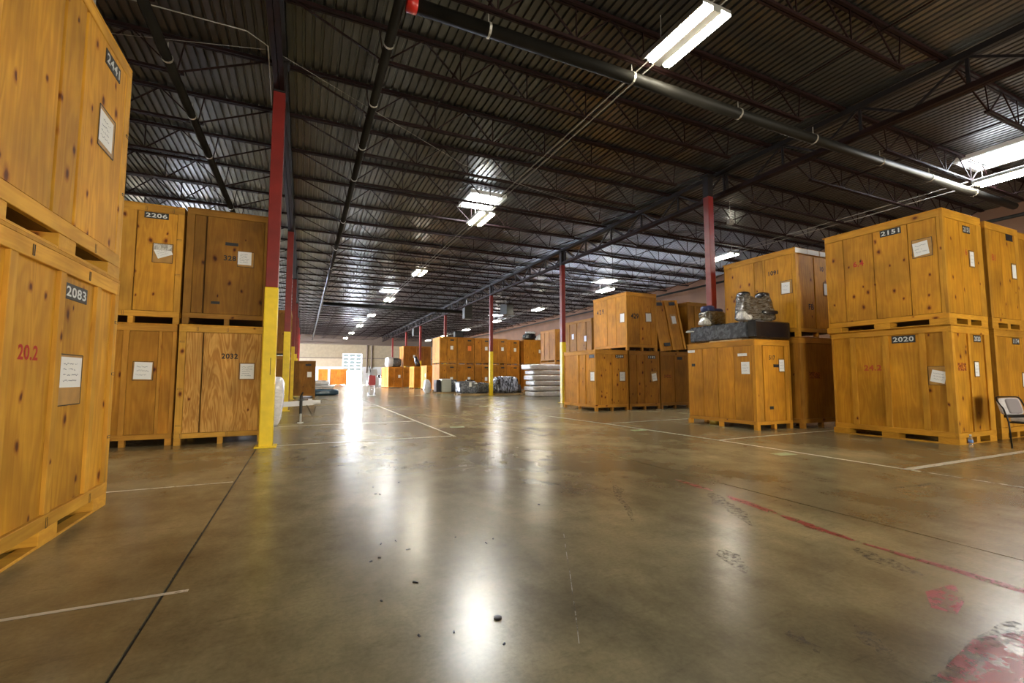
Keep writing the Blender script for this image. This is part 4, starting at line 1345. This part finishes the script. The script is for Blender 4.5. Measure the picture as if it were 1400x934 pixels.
pallet((12.2, 27.9, 0), 2.0, 1.3, 'pallet under the striped black wrapped bundle')
bundle('striped_bundle', 'black bundle with shiny slanting folds of clear wrap on a pallet', 'bundle', (12.15, 27.9, PZ), 0,
       [('bundle_body', lump(1.85, 1.15, 1.08, 'wrapstripe', 26, .07, 5, 14, .12, (.05, 0)), (0, 0, 0), 0),
        ('side_fold', lump(.5, .9, .62, 'wrapblack', 27, .06, 3, 8, .35), (.95, 0, 0), 0)])
pallet((14.28, 27.4, 0), 1.5, 1.2, 'pallet under the black screen')
ts = empty('flat_screen', (14.22, 27.1, PZ), 0)
tag(ts, 'large black screen in a pale frame leaning back on a pallet', 'screen')
fr = link('screen_frame', bx(1.12, .10, .86, 'beige', .01), ts, (0, .08, .44), 0, (R(-10), 0, 0))
link('screen_glass', bx(1.02, .02, .70, 'screen', .004), ts, (0, .012, .42), 0, (R(-10), 0, 0))
link('stand', bx(.9, .35, .04, 'blackmetal'), ts, (0, 0.05, .02))
link('white_tag', bx(.06, .004, .12, 'paper', 0), ts, (.12, .045, .76), 0, (R(-10), 0, 0))
# mattresses
zz = 0.0
specs = [(.32, 'wrapwhite', 2.10, 'lowest bagged mattress of the leaning stack by the column'),
         (.30, 'wrapwhite', 2.15, 'second bagged mattress from the floor in the stack'),
         (.30, 'wrapwhite', 2.05, 'third bagged mattress from the floor in the stack'),
         (.32, 'wrapwhite', 2.15, 'fourth bagged mattress from the floor in the stack'),
         (.27, 'wrapwhite', 2.10, 'fifth bagged mattress from the floor in the stack'),
         (.34, 'wrapwhite', 2.30, 'topmost bagged mattress of the stack by the column')]
for i, (h, mk, w, lab) in enumerate(specs):
    o = link('bagged_mattress', lump(w, 1.45, h, mk, 30 + i, .016, 7, 12), None, (13.45 + (.05, .0, .06, -.02, .04, -.12)[i], 24.9, zz), R((0, 2, -2, 1, -1, 2)[i]))
    tag(o, lab, 'mattress', 'bagged mattresses stacked by the column')
    zz += h + .020
# bags on the far crates
bundle('black_bag', 'black and white plastic bag lying on the wide upper crate', 'bag', (17.85, 35.7, 2 * ST), R(5),
       [('bag', lump(1.3, .9, .62, 'wrapblack', 40, .08, 3, 10, .2, (.15, 0)), (0, 0, 0), 0),
        ('white_fold', lump(1.0, .5, .20, 'wrapwhite', 41, .05, 3, 8), (.2, .05, .58), R(0))])
bundle('white_bag', 'white bag with a teal end lying on the wide upper crate', 'bag', (19.1, 35.7, 2 * ST), R(-4),
       [('bag', lump(1.2, .8, .60, 'wrapwhite', 42, .07, 3, 10, .1, (.2, 0)), (0, 0, 0), 0),
        ('teal_end', lump(.65, .85, .45, 'blanketteal', 43, .05, 3, 8), (.45, -.05, .02), 0)])
bundle('grey_bundle', 'grey wrapped bundle with a white end on the farthest single crate', 'bundle', (8.46, 48.1, ST), R(3),
       [('bundle_body', lump(1.05, 1.1, .90, 'wrapdusty', 44, .05, 4, 9), (.22, 0, 0), 0),
        ('white_end', lump(.75, 1.15, 1.0, 'wrapwhite', 45, .05, 4, 8), (-.42, 0, 0), 0)])
bundle('dark_bundle', 'dark slanted bundle on the single crate beside the double row', 'bundle', (10.3, 44.9, ST), 0,
       [('bag', lump(.55, .6, 1.0, 'wrapblack', 46, .06, 3, 8, .4, (-.3, 0)), (0, 0, 0), 0)])
bundle('black_case', 'black box standing on top of the far double row', 'box', (11.55, 36.0, 2 * ST), 0,
       [('case', lump(.75, .6, .55, 'blackmetal', 47, .01, 12, 5), (0, 0, 0), 0)])
# left side goods
bundle('white_bag', 'white plastic bag bulging out behind crate 2032', 'bag', (-0.66, 13.0, 0), 0,
       [('bag', lump(.40, .5, 1.22, 'wrapwhite', 50, .03, 4, 9, -.35), (0, 0, 0), 0)])
bundle('white_bundle', 'white folded pads stacked beyond the lone dark crate', 'bundle', (1.20, 32.6, 0.44), 0,
       [('pad', lump(1.0, 1.3, .30, 'wrapwhite', 51, .04, 4, 8), (-.1, 0, .20), 0),
        ('pad', lump(1.3, 1.3, .22, 'wrapwhite', 52, .04, 4, 8), (.05, 0, .0), 0)])
bundle('blue_pad', 'blue quilted pad lying flat below the white pads', 'mattress', (1.25, 32.2, 0), R(4),
       [('pad', lump(1.75, 1.6, .40, 'blanketblue', 53, .04, 5, 10), (0, 0, 0), 0)])

# trailer tongue
tr_ = empty('trailer_tongue', (0, 13.55, 0))
tag(tr_, 'white trailer tongue on a black jack, poking out from behind the left crates', 'trailer')
link('tongue_beam', MB().bar((-1.2, 0, .45), (.28, 0, .52), .09, .13).mesh('tongue_beam', M['white']), tr_)
link('coupler', MB().tube([(.26, 0, .52), (.36, 0, .535), (.46, 0, .535)], [.065, .05, .045], 10).box(.20, 0, .60, .10, .03, .04).mesh('coupler', M['white']), tr_)
jk = link('jack_post', MB().tube([(-.02, -.08, .24), (-.02, -.08, .72)], .038, 10).mesh('jack_post', M['blackmetal']), tr_)
link('jack_foot', MB().tube([(-.02, -.08, .0), (-.02, -.08, .26)], .028, 8).box(-.02, -.08, .006, .15, .15, .012).mesh('jack_foot', M['galv']), tr_)
link('jack_handle', MB().bar((-.02, -.08, .72), (.02, -.12, .80), .03).bar((-.10, -.12, .60), (.06, -.12, .60), .03).mesh('jack_handle', M['blackmetal']), tr_)
mb = MB()
pts = [(.12, -.06, .46), (.18, -.07, .34), (.24, -.07, .22), (.26, -.07, .12), (.30, -.07, .24), (.34, -.06, .42)]
mb.tube(pts, .011, 6)
link('safety_chain', mb.mesh('safety_chain', M['wire']), tr_)
link('cross_member', MB().bar((-1.15, -.02, .40), (-1.15, 2.2, .40), .10, .12).mesh('cross_member', M['white']), tr_)
link('wheel_stand', MB().bar((-1.15, 1.6, 0), (-1.15, 1.6, .36), .12).mesh('wheel_stand', M['blackmetal']), tr_)

# hand truck far down the aisle
ht = empty('hand_truck', (4.02, 30.3, 0), R(10))
tag(ht, 'upright hand truck with a red panel, standing alone before the bright door', 'hand truck')
link('frame', MB().tube([(-.17, 0, .05), (-.17, .05, 1.4), (-.22, -.02, 1.62)], .020, 6).tube([(.17, 0, .05), (.17, .05, 1.35)], .020, 6)
     .bar((-.17, .02, .5), (.17, .02, .5), .03).bar((-.17, .03, .9), (.17, .03, .9), .03).mesh('frame', M['galv']), ht)
link('handle', MB().tube([(-.10, .0, 1.45), (-.20, .0, 1.88)], .030, 6).mesh('handle', M['blackmetal']), ht)
link('red_panel', lump(.44, .18, .66, 'pinkred', 60, .02, 5, 6), ht, (-.02, -.04, .64))
link('pale_bag', lump(.42, .24, .52, 'pale', 61, .04, 3, 7), ht, (.08, -.02, 1.22))
link('pale_bag', lump(.22, .22, .74, 'pale', 62, .04, 3, 7), ht, (.30, 0.0, .50))
link('toe_plate', bx(.42, .22, .02, 'galv', .002), ht, (0, -.09, .03))
for s in (-1, 1):
    o = link('wheel', MB().tube([(-.025, 0, 0), (.025, 0, 0)], .10, 12).mesh('wheel', M['blackmetal']), ht, (s * .20, .08, .10))

# white counter and appliances by the far wall
wc = empty('white_counter', (9.35, 64.3, 0))
tag(wc, 'white counter with dark machines on it beside the bright far door', 'counter')
link('counter_body', bx(1.9, .9, .95, 'white', .02), wc, (.5, 0, .475))
link('counter_front', bx(.9, .5, .60, 'white', .02), wc, (-1.1, 0, .30))
for i, x in enumerate((.05, .45, .85)):
    link('dark_machine', lump(.34, .4, .42, 'wrapblack', 65 + i, .02, 5, 5), wc, (x, 0, .95))
link('red_machine', lump(.4, .4, .55, 'pinkred', 68, .03, 4, 5), wc, (-.9, .1, .60))
link('dark_opening', bx(.5, .02, .34, 'blackmetal'), wc, (-1.15, -.252, .32))

# chair at the right edge
cr = empty('folding_chair', (11.45, 3.70, 0), R(-12))
tag(cr, 'black framed chair with pale grey padding at the right edge', 'chair')
link('frame', MB().tube([(-.25, -.02, .0), (-.25, .0, .44), (-.265, .05, .66), (-.29, .12, .80), (-.27, .14, .845), (-.22, .15, .86), (.22, .15, .86), (.27, .14, .845), (.29, .12, .80), (.265, .05, .66), (.25, .0, .44), (.25, -.02, 0)], .013, 8).mesh('frame', M['blackmetal'], True), cr)
for s in (-1, 1):
    link('leg', MB().tube([(s * .24, -.38, .44), (s * .25, -.42, 0)], .012, 8).mesh('leg', M['blackmetal']), cr)
link('seat_rail', MB().bar((-.24, -.38, .43), (.24, -.38, .43), .025).bar((-.24, .0, .43), (.24, .0, .43), .025).bar((-.24, -.38, .43), (-.24, 0, .43), .025).bar((.24, -.38, .43), (.24, 0, .43), .025).mesh('seat_rail', M['blackmetal']), cr)
link('seat', lump(.47, .44, .07, 'fabric', 70, .004, 5, 8), cr, (0, -.19, .44))
bk = link('backrest', lump(.50, .06, .30, 'fabric', 71, .004, 7, 8), cr, (0, .075, .55), 0, (R(-14), 0, 0))
link('back_pad', lump(.30, .05, .26, 'fabricdk', 72, .003, 7, 6), cr, (.02, .045, .57), 0, (R(-14), 0, 0))
link('back_bar', MB().bar((-.26, .03, .53), (.26, .03, .53), .05, .05).mesh('back_bar', M['blackmetal']), cr)

# water bottle
wbt = empty('water_bottle', (10.62, 4.05, 0))
tag(wbt, 'clear water bottle with a blue label at the foot of crate 2020', 'bottle')
link('bottle', MB().lathe([(.028, 0), (.032, .006), (.032, .055), (.029, .062), (.032, .07), (.032, .13), (.028, .155), (.013, .182), (.012, .196)], 16).mesh('bottle', M['clear'], True), wbt)
link('bottle_label', MB().lathe([(.0325, .075), (.0325, .125)], 16).mesh('bottle_label', M['bluelabel'], True), wbt)
link('cap', MB().lathe([(.015, .194), (.015, .212)], 12).mesh('cap', M['paper']), wbt)

# unit heaters hung from the roof
def heater(x, y, z, w, h, label, rz=0):
    t = empty('unit_heater', (x, y, z), rz)
    tag(t, label, 'heater', 'heaters hung from the roof')
    link('casing', bx(w, w * .9, h, 'heater', .02), t, (0, 0, 0))
    for i in range(5):
        link('louvre', bx(w * .85, .03, .03, 'blackmetal', .003), t, (0, -w * .45 - .01, -h * .35 + i * h * .17))
    for sx in (-1, 1):
        link('hanger_rod', MB().bar((sx * w * .4, 0, h / 2), (sx * w * .4, 0, 7.15 - z), .02).mesh('hanger_rod', M['blackmetal']), t)
    link('flue', MB().tube([(0, .1, h / 2), (0, .1, 7.2 - z)], .09, 8).mesh('flue', M['galv']), t)
heater(11.35, 33.2, 6.15, .62, 1.1, 'dark box heater hung left of the third right-hand column')
heater(11.3, 50.3, 6.1, .85, .9, 'dark box heater hung far back above the stepping crates')
heater(13.9, 31.5, 6.25, .75, .8, 'dark box heater hung right of the third right-hand column', R(25))
# small fitting on the roof near the right column
hd = link('junction_box', bx(.22, .12, .16, 'conduit', .01), None, (13.2, 10.9, 6.50))
tag(hd, 'small metal junction box under a joist right of the nearest right column', 'junction box')
link('cover_screw', bx(.03, .01, .03, 'wire', 0), hd, (0, -.065, 0))
link('hanger_rod', MB().bar((0, 0, .08), (0, 0, .748), .012).mesh('hanger_rod', M['conduit']), hd)

# ------------------------------------------------------------------ debris
def chip(x, y, L, w, rz, label='small dark chip of debris lying on the polished floor'):
    mb = MB()
    mb.add([(-L / 2, -w / 2, 0), (L / 2, -w * .35, 0), (L / 2 * .9, w / 2, 0), (-L / 2, w * .4, 0),
            (-L / 2 * .8, -w * .3, .006), (L / 2 * .8, -w * .2, .008), (L / 2 * .7, w * .35, .007), (-L / 2 * .8, w * .3, .006)],
           [(3, 2, 1, 0), (4, 5, 6, 7), (0, 1, 5, 4), (1, 2, 6, 5), (2, 3, 7, 6), (3, 0, 4, 7)])
    o = link('debris_chip', mb.mesh('debris_chip', M['blackmetal']), None, (x, y, 0), rz)
    tag(o, label, 'debris', 'dark chips scattered on the floor')
nutm = MB().lathe([(.020, 0), (.022, .008), (.012, .010)], 8).mesh('nut', M['blackmetal'])
o = link('round_slug', nutm, None, (0.94, 2.24, 0))
tag(o, 'round black slug lying in the bright reflection on the floor', 'debris')

for i, (x, y, L_, w_) in enumerate([(.72, 3.36, .035, .010), (.65, 2.82, .04, .010), (.67, 3.57, .03, .006), (.56, 3.55, .02, .008), (.45, 3.25, .02, .012), (.51, 3.29, .02, .01),
                                    (.43, 2.67, .015, .01), (.75, 5.37, .03, .012), (.73, 5.04, .025, .015), (1.05, 5.47, .02, .015), (.77, 5.01, .02, .012), (1.27, 3.25, .035, .006), (1.35, 3.31, .015, .01),
                                    (1.10, 3.46, .012, .008), (2.10, 3.99, .025, .015), (.54, 2.25, .02, .01), (.70, 2.21, .015, .01), (.88, 2.02, .014, .01), (1.49, 4.75, .012, .012)]):
    chip(x, y, L_, w_, (i * 2.4) % 3.1)
